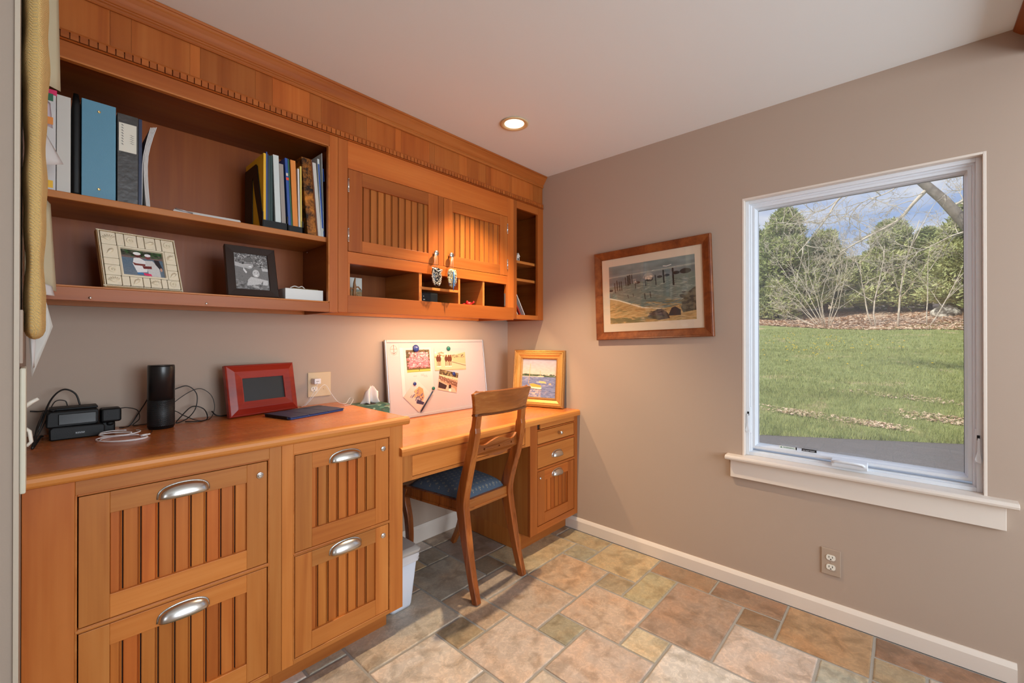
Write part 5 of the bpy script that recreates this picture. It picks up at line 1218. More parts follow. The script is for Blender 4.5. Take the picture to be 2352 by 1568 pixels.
item('folder', 'pale yellow tabbed folder next to the marbled box', 'folder', -1.6130, .0060, 1.968, plain('pale_yellow_card', srgb(214, 190, 96), .6), -.003)
b = thing('marbled_file_box', 'tall dark brown marbled file box on the shelf', 'file box', (-1.575, -.2, ST))
part('case', rotbox(-1.5830, -1.5440, -.298, -.08, ST, 2.012, -.027), MARB, b, bev=.0015)
part('spine_edge', rotbox(-1.5438, -1.5405, -.300, -.08, ST, 2.010, -.027), plain('brown_edge', srgb(120, 62, 22), .5), b)
b = item('book', 'plain off-white bound report leaning right of the marbled box', 'book', -1.5385, .0145, 2.000, GREYP, -.026, zb=ST)
b = item('book', 'white booklet with a blue patterned spine, second from the right', 'book', -1.5235, .0085, 2.022, CLEARP, -.020, zb=ST)
part('spine_pattern', rotbox(-1.5225, -1.5160, -.3006, -.3001, ST + .04, 2.000, -.019), BLU, b)
b = item('plastic_bag_wallet', 'clear plastic wallet with a blue top band, rightmost on the shelf', 'wallet', -1.5143, .0015, 2.052, CLEARP, -.010, zb=ST)
part('blue_band', rotbox(-1.5150, -1.5122, -.3012, -.29, 1.930, 1.985, -.004), BLU, b); part('blue_foot', rotbox(-1.5150, -1.5126, -.3012, -.29, ST+.001, ST + .03, 0), BLU, b)

# shell photo frame, lower shelf
sfm = thing('shell_photo_frame', 'ivory plaster photo frame moulded with seashells on the lower shelf', 'picture frame', world=False)
place(sfm, (-2.216, -.318, SB + .0045), (.985, -.015), R(17)); SW, SH = .213, .208
sfm.location = (-2.2245, -.325, SB + .0065)
sfm.rotation_euler = (Matrix.Rotation(R(10), 4, 'Z') @ Matrix.Rotation(R(-22), 4, 'X')).to_euler()
ox0, ox1, oz0, oz1 = .053, .168, .048, .148
part('back_slab', frame_profile(G(), SW, SH, [(0, .016), (0, -.004), (.003, -.007), (.006, -.007)]), IVORYD, sfm)
part('back', G().box(.002, SW-.002, .004, .015, .002, SH-.002), ESP, sfm)
part('opening_lip', frame_profile(G(), ox1-ox0+.012, oz1-oz0+.012, [(0,-.008),(.003,-.011),(.006,-.010),(.007,.002)]).xf(Matrix.Translation((ox0-.006,0,oz0-.006))), IVORY, sfm)
g = G()
for i in range(64):
    for (x, z) in ((.0035, SH*i/64), (SW*i/64, SH-.0035), (SW-.0035, SH*i/64), (SW*i/64, .0035)):
        g.lathe([(.0002,-.0105),(.0020,-.0090),(.0022,-.006)], (x, 0, z), 'y', 6)
part('rope_border', g, IVORY, sfm, kind='stuff')
def shell(parent, cx, cz, r, k, rot):
    g = G(); tile = None
    if k == 0:      # scallop: fan of ribs
        nr = 7
        for i in range(nr):
            a = rot + PI/2 + (i - (nr-1)/2) * .30; tipx, tipz = cx - .7*r*math.cos(rot+PI/2), cz - .7*r*math.sin(rot+PI/2)
            g.tube([(tipx, -.0085, tipz), (tipx + .9*r*math.cos(a), -.0115, tipz + .9*r*math.sin(a)), (tipx + 1.55*r*math.cos(a), -.009, tipz + 1.55*r*math.sin(a))], [.0006, .0019, .0012], 6)
    elif k == 1:    # whelk: twisted cone with whorls
        ax = Vector((math.cos(rot), 0, math.sin(rot))); pts = [Vector((cx, -.0095, cz)) + ax * r * t for t in (-1.2, -.8, -.4, 0, .4, .8, 1.1)]
        g.tube(pts, [.0008, .0025, .0048, .0062, .0045, .0026, .0006], 10)
        for t, q in ((.15, .0060), (.45, .0046), (.72, .0034)):
            c_ = Vector((cx, -.0125, cz)) + ax * r * t; n_ = Vector((-ax.z, 0, ax.x)); g.tube([c_ - n_*q, c_ + Vector((0,-.003,0)), c_ + n_*q], .0009, 6)
    else:           # moon snail: spiral
        pts = []
        for i in range(26): a = rot + i*.42; q = r * (1 - i/26) ; pts.append((cx + q*math.cos(a), -.0085 - .004*(i/26), cz + q*math.sin(a)))
        g.tube(pts, [.0030 - .0020*i/25 for i in range(26)], 6)
    part('shell_relief', g, IVORY, parent)
def tl(x0, x1, z0_, z1_): return part('plaster_tile', G().box(x0+.0008, x1-.0008, -.0088, -.003, z0_+.0008, z1_-.0008), IVORY, sfm, bev=.0014)
E_ = .007
rowx = [E_, .046, .067, .101, .121, .152, .169, SW-E_]
for z0_, z1_, kinds in ((oz1+.006, SH-E_, (0,None,2,None,1,None,2)), (E_, oz0-.006, (0,None,1,None,0,None,2))):
    for i, (a, c) in enumerate(zip(rowx[:-1], rowx[1:])):
        tl(a, c, z0_, z1_)
        if kinds[i] is not None: shell(sfm, (a+c)/2, (z0_+z1_)/2, min(c-a, z1_-z0_)*.36, kinds[i], (0.2, -.5, .9, .7)[i % 4])
for x0_, x1_, kk in ((E_, ox0-.006, (2, None, 1)), (ox1+.006, SW-E_, (1, None, 0))):
    zz = [oz0-.006, .080, .104, oz1+.006]
    for i in range(3):
        tl(x0_, x1_, zz[i], zz[i+1])
        if kk[i] is not None: shell(sfm, (x0_+x1_)/2, (zz[i]+zz[i+1])/2, .0115, kk[i], .8)
cp = Cv(200, 170, (96,116,130)); cp.grad(0,.28,(40,52,34),(96,88,84)); cp.dabs(60,0,0,1,.25,.05,.03,[(30,70,36),(60,96,50),(24,30,22),(110,96,90)]); cp.rect(0,.24,1,.30,(120,100,96)); cp.grad(.30,1,(88,112,132),(112,124,136)); cp.dabs(60,0,.32,1,1,.08,.008,[(120,134,146),(80,100,120)],.5)
cp.poly([(.30,.30),(.42,.26),(.60,.40),(.58,.80),(.34,.84),(.26,.52)],(232,232,232)); cp.ell(.40,.19,.075,.085,(92,42,40)); cp.ell(.39,.12,.09,.06,(236,236,236)); cp.poly([(.26,.46),(.34,.50),(.56,.50),(.55,.57),(.30,.57)],(120,52,46))
cp.poly([(.56,.36),(.74,.34),(.88,.56),(.90,1),(.62,1),(.58,.62)],(208,206,204)); cp.ell(.64,.22,.06,.085,(128,64,64)); cp.ell(.64,.15,.075,.055,(232,232,236)); cp.poly([(.48,.58),(.70,.56),(.70,.66),(.50,.68)],(110,40,40)); cp.poly([(.78,.30),(.90,.30),(.97,.64),(.90,.66),(.80,.46)],(40,38,44)); cp.ell(.93,.66,.03,.07,(200,150,130))
cp.rect(.34,.84,.50,.90,(50,120,180)).poly([(.48,.84),(.66,.86),(.68,.94),(.50,.93)],(226,52,104)); cp.noise(.06,3)
part('photo', G().quad((ox0,-.001,oz0),(ox1,-.001,oz0),(ox1,-.001,oz1),(ox0,-.001,oz1)), img_mat('two_in_white', cp, .35), sfm)
part('strut', G().prism([(.015,.12),(.019,.12),(.070,.031),(.064,.031)], 'x', .08, .12), ESP, sfm)
# dark photo frame with the black and white picture
dkf = thing('dark_photo_frame', 'espresso wooden frame with a black and white photo of two people', 'picture frame', world=False)
dkf.location = (-1.883, -.312, SB + .0055); dkf.rotation_euler = (Matrix.Rotation(R(-3), 4, 'Z') @ Matrix.Rotation(R(-18), 4, 'X')).to_euler(); DW, DHt = .176, .212
part('frame', frame_profile(G(), DW, DHt, [(0,.014),(0,-.006),(.002,-.008),(.028,-.006),(.030,-.004),(.030,.002)]), ESP, dkf); part('back', G().box(.003, DW-.003, .004, .014, .003, DHt-.003), BLK, dkf)
part('strut', G().prism([(.014,.12),(.018,.12),(.060,.022),(.054,.022)], 'x', .07, .11), ESP, dkf)
cq = Cv(160, 190, (120,120,120)); cq.dabs(420,0,0,1,.36,.02,.012,[(60,60,60),(150,150,150),(200,200,200),(40,40,40),(96,96,96)]); cq.dabs(140,0,.74,1,1,.03,.02,[(80,80,80),(150,150,150),(110,110,110)])
cq.poly([(0,.24),(.30,.32),(.34,.42),(.0,.36)],(180,180,180)); cq.poly([(.06,.50),(.30,.40),(.52,.46),(.50,.66),(.30,.80),(.10,.78)],(116,116,116)); cq.poly([(.26,.40),(.36,.52),(.32,.56),(.24,.46)],(216,216,216)); cq.ell(.42,.30,.135,.125,(178,178,178)); cq.ell(.42,.18,.15,.07,(104,104,104)); cq.line(.30,.27,.54,.27,.02,(50,50,50)); cq.ell(.46,.36,.05,.02,(226,226,226))
cq.ell(.62,.50,.14,.15,(120,120,120)); cq.ell(.62,.54,.105,.11,(196,196,196)); cq.ell(.62,.60,.04,.016,(236,236,236)); cq.ell(.58,.52,.02,.008,(70,70,70)).ell(.67,.52,.02,.008,(70,70,70)); cq.poly([(.36,.74),(.46,.64),(.84,.70),(.74,.84),(.32,.90)],(192,192,192)); cq.poly([(.50,.86),(.66,.90),(.70,.96),(.52,.94)],(176,176,176)); cq.poly([(.80,.36),(1,.38),(1,.46),(.82,.46)],(190,190,190)); cq.poly([(.82,.70),(.98,.72),(.96,.86),(.80,.86)],(200,200,200)); cq.noise(.08,3)
part('photo', G().quad((.030,-.002,.030),(DW-.030,-.002,.030),(DW-.030,-.002,DHt-.030),(.030,-.002,DHt-.030)), img_mat('black_and_white_photo', cq, .3), dkf)
bx = thing('white_box', 'small white lidless box at the right end of the lower shelf', 'box', (-1.595, -.24, SB))
g = G(); g.box(-1.676,-1.520,-.306,-.303,SB+.0003,1.4465).box(-1.676,-1.520,-.190,-.187,SB+.0003,1.4465).box(-1.676,-1.673,-.303,-.190,SB+.0003,1.4465).box(-1.523,-1.520,-.303,-.190,SB+.0003,1.4465).box(-1.673,-1.523,-.303,-.190,SB+.0003,SB+.003); part('box', g, plain('box_white', srgb(216,216,212), .35), bx, bev=.0006)
part('stuffing', G().box(-1.67,-1.526,-.300,-.193,SB+.004,1.440), GREYB, bx)
sm = thing('trinket_box', 'olive trinket lid lying on top of the white box', 'trinket', (-1.60, -.25, 1.4470))
part('tray', G().box(-1.640,-1.535,-.290,-.205,1.4468,1.4510), plain('olive_card', srgb(120,98,52), .6), sm, bev=.001); part('ribbon', G().tube(spline([(-1.640,-.26,1.453),(-1.625,-.265,1.461),(-1.605,-.26,1.458),(-1.59,-.255,1.463),(-1.575,-.25,1.4535)],20), .0025, 6), FIGW, sm)

# ---- pigeonhole contents
PH = 1.4303
pc = thing('small_beach_print', 'small unframed beach photo standing in the left pigeonhole', 'photo', (-1.30, -.2, PH))
cz_ = Cv(120, 130, (206,208,200)); cz_.rect(0,.62,1,1,(150,118,72)).rect(0,.52,1,.63,(120,124,110)); cz_.dabs(50,0,.6,1,1,.05,.02,[(110,84,46),(190,160,110)])
part('board', G().box(-1.342,-1.262,-.168,-.160,PH,1.540), PAPER, pc); part('print', G().quad((-1.342,-.1683,PH),(-1.262,-.1683,PH),(-1.262,-.1683,1.540),(-1.342,-.1683,1.540)), img_mat('beach_print', cz_, .4), pc)
fg_ = thing('driftwood_figure', 'small brown branching figure in front of the beach photo', 'figurine', (-1.33, -.22, PH))
FB_ = plain('brown_resin', srgb(150, 104, 62), .5, bump=.4, bscale=150)
part('body', G().tube([(-1.335,-.225,PH+.001),(-1.333,-.225,PH+.03),(-1.330,-.225,PH+.055),(-1.332,-.225,PH+.075),(-1.328,-.225,PH+.100)], [.006,.008,.009,.006,.003], 8), FB_, fg_)
part('arm', G().tube([(-1.330,-.225,PH+.055),(-1.312,-.225,PH+.058),(-1.298,-.222,PH+.046)], .0035, 8).tube([(-1.332,-.225,PH+.045),(-1.350,-.225,PH+.05),(-1.352,-.225,PH+.03)], .004, 8), FB_, fg_)
part('foot', G().tube([(-1.333,-.225,PH+.03),(-1.320,-.224,PH+.012),(-1.308,-.222,PH+.004)], .0045, 8).tube([(-1.352,-.225,PH+.03),(-1.348,-.225,PH+.004)], .004, 8).tube([(-1.345,-.225,PH+.0035),(-1.300,-.225,PH+.0035)], .0034, 8), FB_, fg_)
bb = thing('black_card_case', 'black case lying in the lower middle pigeonhole', 'case', (-.93, -.25, PH)); part('case', G().box(-1.012,-.905,-.325,-.18,PH+.0003,PH+.048), BLK, bb, bev=.003)
part('mark', G().box(-1.000,-.990,-.3256,-.3250,PH+.010,PH+.014).box(-1.000,-.997,-.3256,-.3250,PH+.026,PH+.032), GREYP, bb); part('lid', G().box(-1.013,-.904,-.326,-.179,PH+.048,PH+.052), BLKG, bb, bev=.002)
rd = thing('red_toy', 'small red toy crab in the third pigeonhole', 'toy', (-.645, -.28, PH))
part('body', G().lathe([(.001,PH+.0003),(.016,PH+.002),(.020,PH+.012),(.014,PH+.020),(.001,PH+.023)], (-.650,-.29,0), 'z', 14), RED, rd)
g = G()
for s_ in (-1,1):
    g.tube([(-.650+s_*.016,-.292,PH+.010),(-.650+s_*.026,-.298,PH+.016),(-.650+s_*.026,-.308,PH+.024)], [.003,.004,.005], 8)
    for k in range(3): g.tube([(-.650+s_*.014,-.285+k*.008,PH+.008),(-.650+s_*.026,-.283+k*.010,PH+.012),(-.650+s_*.031,-.283+k*.011,PH+.001)], .0017, 6)
part('claw', g, RED, rd)
ms = solo('metal_strip', G().box(-.3765,-.3755,-.33,-.32,PH+.01,PH+.09), ALU, 'thin metal strip standing at the right of the last pigeonhole', 'metal strip', (-.376,-.325,PH))
# ---- hanging ornaments
def ornament(nm, label, cx, cz, main, beads, strap):
    t_ = thing(nm, label, 'ornament', (cx, -.372, cz)); yk = -.366
    kx = cx + (.0 if nm == 'hanging_purse' else .009); top = 1.689
    for dx in (-.008, -.003, .006): part('hanging_loop', G().tube([(kx+dx*.5, yk, top), (cx+dx*1.6, -.372, cz+.046)], .0008, 5), strap, t_)
    part('pouch', G().loft([[(cx + w*math.cos(a), -.372 + .011*math.sin(a)*(w/.03), cz + h) for a in [2*PI*i/18 for i in range(18)]] for w, h in ((.004,-.056),(.014,-.048),(.023,-.030),(.029,-.006),(.030,.018),(.027,.034),(.020,.042),(.003,.045))]), main, t_)
    for c_, n_ in beads:
        g = G()
        for i in range(n_):
            a = random.uniform(PI*1.03, PI*1.97); h = random.uniform(-.048, .038); w = .030 * math.sqrt(max(0, 1 - (abs(h)/.062)**2)) + .0004
            p = Vector((cx + w*math.cos(a), -.372 + .0125*math.sin(a), cz + h)); b_ = random.uniform(0, PI); d_ = Vector((math.cos(b_), 0, math.sin(b_))) * .0045
            g.tube([p - d_, p + Vector((0,-.0015,0)), p + d_], .0008, 4)
        part('beading', g, c_, t_, kind='stuff')
    return t_
SIL = plain('silver_thread', srgb(206, 196, 184), .35, metal=.3)
o1 = ornament('hanging_purse', 'black and silver beaded ornament hanging from the left door knob', -.951, 1.566, BLKG, [(SIL, 150)], SIL)
part('ribbon', G().tube(spline([(-.986,-.378,1.606),(-.972,-.384,1.601),(-.955,-.387,1.590),(-.940,-.388,1.594),(-.923,-.384,1.600),(-.921,-.38,1.590)],24), .0022, 6).tube(spline([(-.975,-.38,1.598),(-.984,-.384,1.575),(-.983,-.384,1.545),(-.970,-.382,1.518)],20), .0017, 6).tube([(-.938,-.385,1.53),(-.945,-.385,1.512)], .0017, 6), SIL, o1)
o2 = ornament('hanging_beadwork', 'blue and gold beaded ornament hanging from the right door knob', -.846, 1.570, plain('gold_mesh', srgb(176,158,112), .4), [(plain('pale_bead', srgb(224,220,190), .3), 90), (plain('blue_bead', srgb(40,110,180), .3), 50), (plain('amber_bead', srgb(200,120,40), .3), 30), (BLKG, 50)], SIL)
part('tassel', G().tube([(-.846,-.388,1.60),(-.846,-.390,1.56),(-.847,-.386,1.515),(-.845,-.384,1.497)], [.003,.004,.003,.0015], 8), plain('blue_thread', srgb(60,120,180), .5), o2)
# ---- narrow shelves
fgm = thing('white_figurine', 'slender white ceramic figurine, half hidden on the narrow top shelf', 'figurine', (-.255,-.275,1.7523))
part('body', G().lathe([(.012,1.7525),(.013,1.757),(.006,1.765),(.005,1.80),(.006,1.86),(.011,1.895),(.013,1.915),(.009,1.932),(.007,1.938)], (-.243,-.277,0), 'z', 16), FIGW, fgm)
part('head', G().lathe([(.001,1.938),(.010,1.942),(.0135,1.950),(.011,1.961),(.001,1.966)], (-.237,-.277,0), 'z', 16), FIGW, fgm)
hs = thing('miniature_house', 'tiny white ceramic house with a pointed roof on the narrow top shelf', 'ornament', (-.205,-.27,1.7523))
part('walls', G().box(-.222,-.196,-.290,-.266,1.7523,1.782), FIGW, hs, bev=.001); part('roof', G().prism([(-.226,1.782),(-.192,1.782),(-.209,1.806)], 'y', -.293, -.263), FIGW, hs); part('doorway', G().box(-.214,-.204,-.2908,-.2902,1.756,1.772), BLKG, hs)
for i, (x0_, lb_, mt, zt_) in enumerate(((-.250,'white booklet at the left of the leaning books in the narrow bottom shelf',PAPER,1.470),(-.222,'thin pale booklet leaning in the middle of the narrow bottom shelf',GREYP,1.50),(-.196,'red-covered book leaning in the narrow bottom shelf',plain('dark_red_cover',srgb(140,34,26),.4),1.535),(-.150,'white spiral-edged book, rightmost of those leaning in the narrow shelf',PAPER,1.545))):
    zb_ = 1.3885; h_ = zt_ - zb_; solo('leaning_book', rotbox(x0_, x0_ + (.012 if i == 2 else .006), -.298, -.10, zb_, zt_, -.62*h_ if x0_ - .62*h_ > -.288 else (-.287 - x0_)), mt, lb_, 'book', (x0_, -.2, zb_))

# ================================================================== ON THE SHORT LEFT WALL
kn = thing('knitted_hanging', 'long yellow knitted hanging on the short wall at the far left', 'textile', (-2.37, -.64, 1.24))
rings = []; n_ = 22; NZ = 60
for k in range(NZ + 1):
    v = (k / NZ) ** 1.0 if k > 8 else (k / 8) ** 2 * 8 / NZ; z = 1.236 + 1.10 * v
    tap = math.sqrt(max(0.0, 1 - (1 - min(1, v / .030)) ** 2)) + .02; wob = .0018 * math.sin(z * 21) + .0012 * math.sin(z * 47 + 1)
    xo = .0205 + .0035 * math.sin(z * 3.2 + .4) + wob; yo = .105 + .006 * math.sin(z * 9)
    ring_ = []
    for i in range(n_):
        a = 2 * PI * i / n_; fold = 1 + .05 * math.sin(a * 7 + z * 2)
        ring_.append((-2.3685 + xo * math.cos(a) * tap * fold, -.64 + yo * math.sin(a) * (tap * .6 + .4) * fold, z))
    rings.append(ring_)
part('knit_body', G().loft(rings), KNIT, kn)
part('hanging_cord', G().tube([(-2.3895, -.64, 2.33), (-2.384, -.64, 2.30)], .002, 6), CORD, kn)
def sheet(name, label, pts, mat=PAPER, cat='paper', grp=None):
    # paper pinned to the wall, bulging out: pts are (x,y,z) corners a,b,c,d with a curl
    a, b, c, d = [Vector(p) for p in pts]; rows = []
    for j in range(7):
        v = j / 6; row = []
        for i in range(7):
            u = i / 6; p = (a*(1-u) + b*u)*(1-v) + (d*(1-u) + c*u)*v; p.x += .006 * math.sin(u*PI) * math.sin(v*PI*.8); row.append(p)
        rows.append(row)
    o = solo(name, G().loft(rows, closed=False, cap=False), mat, label, cat, tuple(a), group=grp); m_ = o.modifiers.new('s', 'SOLIDIFY'); m_.thickness = .0006; return o
OLIVEP = plain('aged_paper', srgb(190, 180, 150), .7)
sheet('pinned_paper', 'aged paper pinned high beside the yellow knitting with a green corner', [(-2.386,-.50,1.93),(-2.322,-.46,1.925),(-2.327,-.46,2.22),(-2.388,-.50,2.24)], OLIVEP)
sheet('pinned_paper', 'green note at the very top beside the yellow knitting', [(-2.388,-.47,2.16),(-2.335,-.44,2.155),(-2.335,-.44,2.25),(-2.388,-.47,2.26)], plain('green_note', srgb(60,150,90), .6))
sheet('pinned_paper', 'pale photo corner curling off the wall beside the white binder', [(-2.386,-.46,1.700),(-2.315,-.42,1.735),(-2.345,-.42,1.80),(-2.388,-.46,1.86)], PAPER)
sheet('pinned_paper', 'grey sheet hanging beside the knitting at shelf height', [(-2.388,-.44,1.395),(-2.328,-.40,1.372),(-2.340,-.40,1.62),(-2.388,-.44,1.66)], OLIVEP)
sheet('pinned_paper', 'small white slip poking out under the grey sheet', [(-2.388,-.46,1.362),(-2.332,-.42,1.358),(-2.337,-.42,1.385),(-2.388,-.46,1.40)], PAPER)
sheet('pinned_paper', 'lilac-edged sheet beside the white binder tab', [(-2.386,-.46,1.835),(-2.336,-.42,1.83),(-2.341,-.42,1.90),(-2.388,-.46,1.92)], plain('lilac_paper', srgb(196,186,196), .6))
sheet('hanging_leaflet', 'white folded leaflet dangling in a point below the yellow knitting', [(-2.374,-.50,1.135),(-2.336,-.50,1.27),(-2.350,-.50,1.345),(-2.386,-.50,1.36)], GREYP, 'leaflet')
sheet('hanging_leaflet', 'narrow white slip hanging behind the pointed leaflet', [(-2.372,-.56,1.160),(-2.369,-.55,1.165),(-2.372,-.55,1.30),(-2.378,-.56,1.30)], PAPER, 'leaflet')
for z_, m_, lb_ in ((1.655, YEL, 'yellow tab sticking out beside the shelf edge'), (1.83, ORG, 'orange tab beside the white binder'), (1.895, GRN, 'small green tab near the pink tab')):
    solo('paper_tab', G().box(-2.386, -2.336, -.452, -.451, z_, z_ + .020), m_, lb_, 'tab', (-2.36, -.451, z_))
sw = thing('light_switch', 'white light switch plate with a long toggle on the short wall', 'switch', (-2.39, -.55, 1.04))
part('plate', G().box(-2.3895, -2.3835, -.590, -.505, .955, 1.095), OUTW, sw, bev=.002)
part('toggle', G().tube([(-2.384,-.548,1.066),(-2.374,-.548,1.076),(-2.362,-.548,1.084)], [.0055,.0050,.0042], 10), OUTW, sw)
part('second_toggle', G().tube([(-2.384,-.548,1.010),(-2.377,-.548,1.002),(-2.374,-.548,.975),(-2.382,-.548,.965)], .004, 8), OUTW, sw)
it = thing('wall_intercom', 'slim cream wall panel edge on the short wall at the far left', 'wall panel', (-2.385, -.76, 1.05))
part('case', G().box(-2.3895, -2.3800, -.800, -.700, .905, 1.175), plain('cream_plastic', srgb(214, 210, 190), .4), it, bev=.003)
part('bracket', G().box(-2.3895, -2.3850, -.790, -.700, 1.185, 1.30), TAUPEP, it)

# ================================================================== OUTSIDE THE WINDOW
def edge_x(y): return 5.37 - .555 * (y + .47)
def ground(x, y):
    e = edge_x(y); d = x - e
    if d < 0: return -.32 + .006 * max(0, x)
    z = -.30 + .093 * d - .006 * y * min(1, d / 20) + .05 * math.sin(x * .9 + y * .5) * min(1, d / 3) * .5
    if d > 18: z += .13 * max(0, -1.0 - y) * min(1, (d - 18) / 5) * (1 if y > -8 else 0) + (.91 * min(1, (d - 18) / 5) if y <= -8 else 0)
    if d > 22: z += .05 * (d - 22)
    return z
struct('driveway_asphalt', G().add([(.15,-9,-.32),(12.5,-9,-.28),(4.2,1.6,-.30),(3.4,3.0,-.30),(1.0,4.5,-.32),(.15,4.5,-.32)], [(0,1,2,3,4,5)]).box(.15, 3, -20, 9, -.5, -.325), ASPH)
def terr(name, xs0, xs1, mat, nx=60, ny=40, ymin=-24, ymax=26, dz=0.0):
    rows = []
    for i in range(nx + 1):
        row = []
        for j in range(ny + 1):
            y = ymin + (ymax - ymin) * j / ny; x0_ = xs0(y); x1_ = xs1(y); x = x0_ + (x1_ - x0_) * (i / nx) ** 1.4; row.append((x, y, ground(x, y) + dz))
        rows.append(row)
    return struct(name, G().loft(rows, closed=False, cap=False), mat)
bed = lambda y: 27.0 - .16 * y + .5 * math.sin(y * .7)
terr('lawn', edge_x, bed, LAWN)
terr('leaf_bed', bed, lambda y: 58.0, LEAFB, 30, 40)
# grass blades, thickest near the driveway edge
def tris_mesh(name, V, mat, kind, label, cat, smooth=False):
    V = np.asarray(V, np.float32).reshape(-1, 3); n = len(V) // 3
    me = bpy.data.meshes.new(name); me.vertices.add(len(V)); me.vertices.foreach_set('co', V.ravel())
    me.loops.add(3 * n); me.loops.foreach_set('vertex_index', np.arange(3 * n, dtype=np.int32))
    me.polygons.add(n); me.polygons.foreach_set('loop_start', np.arange(0, 3 * n, 3, dtype=np.int32)); me.update(calc_edges=True)
    me.materials.append(mat); o = bpy.data.objects.new(name, me); COL.objects.link(o)
    if label: tag(o, label, cat)
    if kind: o['kind'] = kind
    return o
gv = np.vectorize(ground)
def blades(n, d0, d1, pw, h0, h1, w):
    y = rng.uniform(-4.2, 2.2, n); d = d0 + (d1 - d0) * rng.rand(n) ** pw
    y = -.9 + (y + .9) * (1 + d * .085); x = edge_x(y) + d - .06 * rng.rand(n); z = gv(x, y)
    h = rng.uniform(h0, h1, n) * (1 + .3*np.sin(x*3)*np.sin(y*4)); a = rng.uniform(0, 2*PI, n); l = rng.uniform(.0, .9, n) * h; b = rng.uniform(0, 2*PI, n)
    P0 = np.stack([x - w*np.cos(a), y - w*np.sin(a), z - .01], 1); P1 = np.stack([x + w*np.cos(a), y + w*np.sin(a), z - .01], 1); P2 = np.stack([x + l*np.cos(b), y + l*np.sin(b), z + h], 1)
    return np.stack([P0, P1, P2], 1)
tris_mesh('grass', np.concatenate([blades(52000, 0, 4, 1.2, .04, .10, .004), blades(52000, 3, 12, 1.0, .04, .09, .007), blades(26000, 11, 22, 1.0, .04, .09, .012)]), BLADE, 'stuff', 'green lawn grass beyond the driveway', 'grass')
# bare-soil leaf scraps in the lawn and the fallen leaves of the bed
def leaves(n, fx, fy, s0, s1):
    x, y = fx(n), fy(n); z = gv(x, y) + .012 + .02 * rng.rand(n); s = rng.uniform(s0, s1, n); a = rng.uniform(0, 2*PI, n); t = rng.uniform(-.6, .6, n)
    P = [np.stack([x + s*np.cos(a + k*2.1), y + s*np.sin(a + k*2.1), z + s*t*math.cos(k*2.1)], 1) for k in range(3)]
    return np.stack(P, 1)
def bedx(n): return 26.6 + rng.rand(n) ** 1.6 * 9
tris_mesh('fallen_leaves', np.concatenate([leaves(16000, bedx, lambda n: rng.uniform(-9, 10, n), .05, .13),
     leaves(700, lambda n: 6.9 + rng.rand(n)*.35, lambda n: rng.normal(-1.75, .22, n), .015, .04), leaves(500, lambda n: 6.9 + rng.rand(n)*.4, lambda n: rng.normal(-.75, .25, n), .015, .04),
     leaves(600, lambda n: 7.8 + rng.rand(n)*.6, lambda n: rng.normal(-2.75, .35, n), .015, .045), leaves(400, lambda n: 9.3 + rng.rand(n)*.5, lambda n: rng.normal(-2.3, .5, n), .015, .04)]), LEAFL, 'stuff', 'brown fallen leaves scattered under the trees and in the lawn', 'leaves')
dv = []
for i in range(95):
    x = 13 + rng.rand() * 9; y = rng.normal(.6, 1.1) if i % 3 else rng.uniform(-3, 3); z = ground(x, y) + .09; r = rng.uniform(.025, .045)
    for k in range(6):
        a0, a1 = k*PI/3, (k+1)*PI/3; dv += [(x, y, z + .01), (x + r*math.cos(a0), y + r*math.sin(a0), z - .005), (x + r*math.cos(a1), y + r*math.sin(a1), z - .005)]
        dv += [(x, y, z - .02), (x + r*math.cos(a1), y + r*math.sin(a1), z - .005), (x + r*math.cos(a0), y + r*math.sin(a0), z - .005)]
tris_mesh('dandelions', dv, DAND, 'stuff', 'yellow dandelion heads dotted over the middle of the lawn', 'flowers')
# evergreens: crown of needle sprays plus trunk
def conifer(label, x, y, h, w, n, mat, seed, lo=.08, shape=1.0, size=.30):
    z0_ = ground(x, y); t_ = thing('pine_tree', label, 'tree', (x, y, z0_), group='evergreens beyond the lawn')
    r = np.random.RandomState(seed); nb = 120
    part('trunk', G().tube([(x, y, z0_ - .2), (x + .1, y, z0_ + h*.5), (x, y + .1, z0_ + h*.93)], [.20, .12, .02], 8), BARKD, t_)
    cz = lo + (1 - lo) * r.rand(nb) ** .9; az = r.uniform(0, 2*PI, nb); rad = w * np.clip(1.02 - cz, 0, 1) ** (.55 * shape) * r.uniform(.62, 1.0, nb)
    cxs = x + rad * np.cos(az) * .8; cys = y + rad * np.sin(az) * .8; czs = z0_ + cz * h; cr_ = w * r.uniform(.20, .36, nb) * np.clip(1.15 - cz*.6, .3, 1)
    k = r.randint(0, nb, n); d = r.normal(0, 1, (n, 3)); d /= np.linalg.norm(d, axis=1)[:, None]; q = cr_[k] * r.rand(n) ** .33
    c = np.stack([cxs[k] + d[:,0]*q*1.25, cys[k] + d[:,1]*q*1.25, czs[k] + d[:,2]*q*.75], 1)
    u = r.normal(0, 1, (n, 3)); u[:, 2] = np.abs(u[:, 2]) * .5 + .25; u += d * .8; u /= np.linalg.norm(u, axis=1)[:, None]
    s = r.uniform(.5, 1.2, n) * size; v = np.cross(u, r.normal(0, 1, (n, 3))); v /= np.linalg.norm(v, axis=1)[:, None]
    T = np.stack([c - v * s[:,None] * .16, c + v * s[:,None] * .16, c + u * s[:,None]], 1) - np.array([x, y, z0_])
    o = tris_mesh('foliage', T, mat, 'stuff', None, None); o.parent = t_
conifer('tall evergreen at the far left of the window view', 33, 6.6, 6.7, 2.6, 26000, NEED, 1)
conifer('dark full evergreen, second from the left in the window', 32.5, 4.0, 7.2, 2.6, 30000, NEED, 2)
conifer('evergreen with a ragged top behind the bare bush', 35, 2.0, 5.6, 2.1, 22000, NEED2, 3)
conifer('lower broad evergreen filling the gap behind the bush', 38, .4, 3.6, 2.2, 18000, NEED, 4)
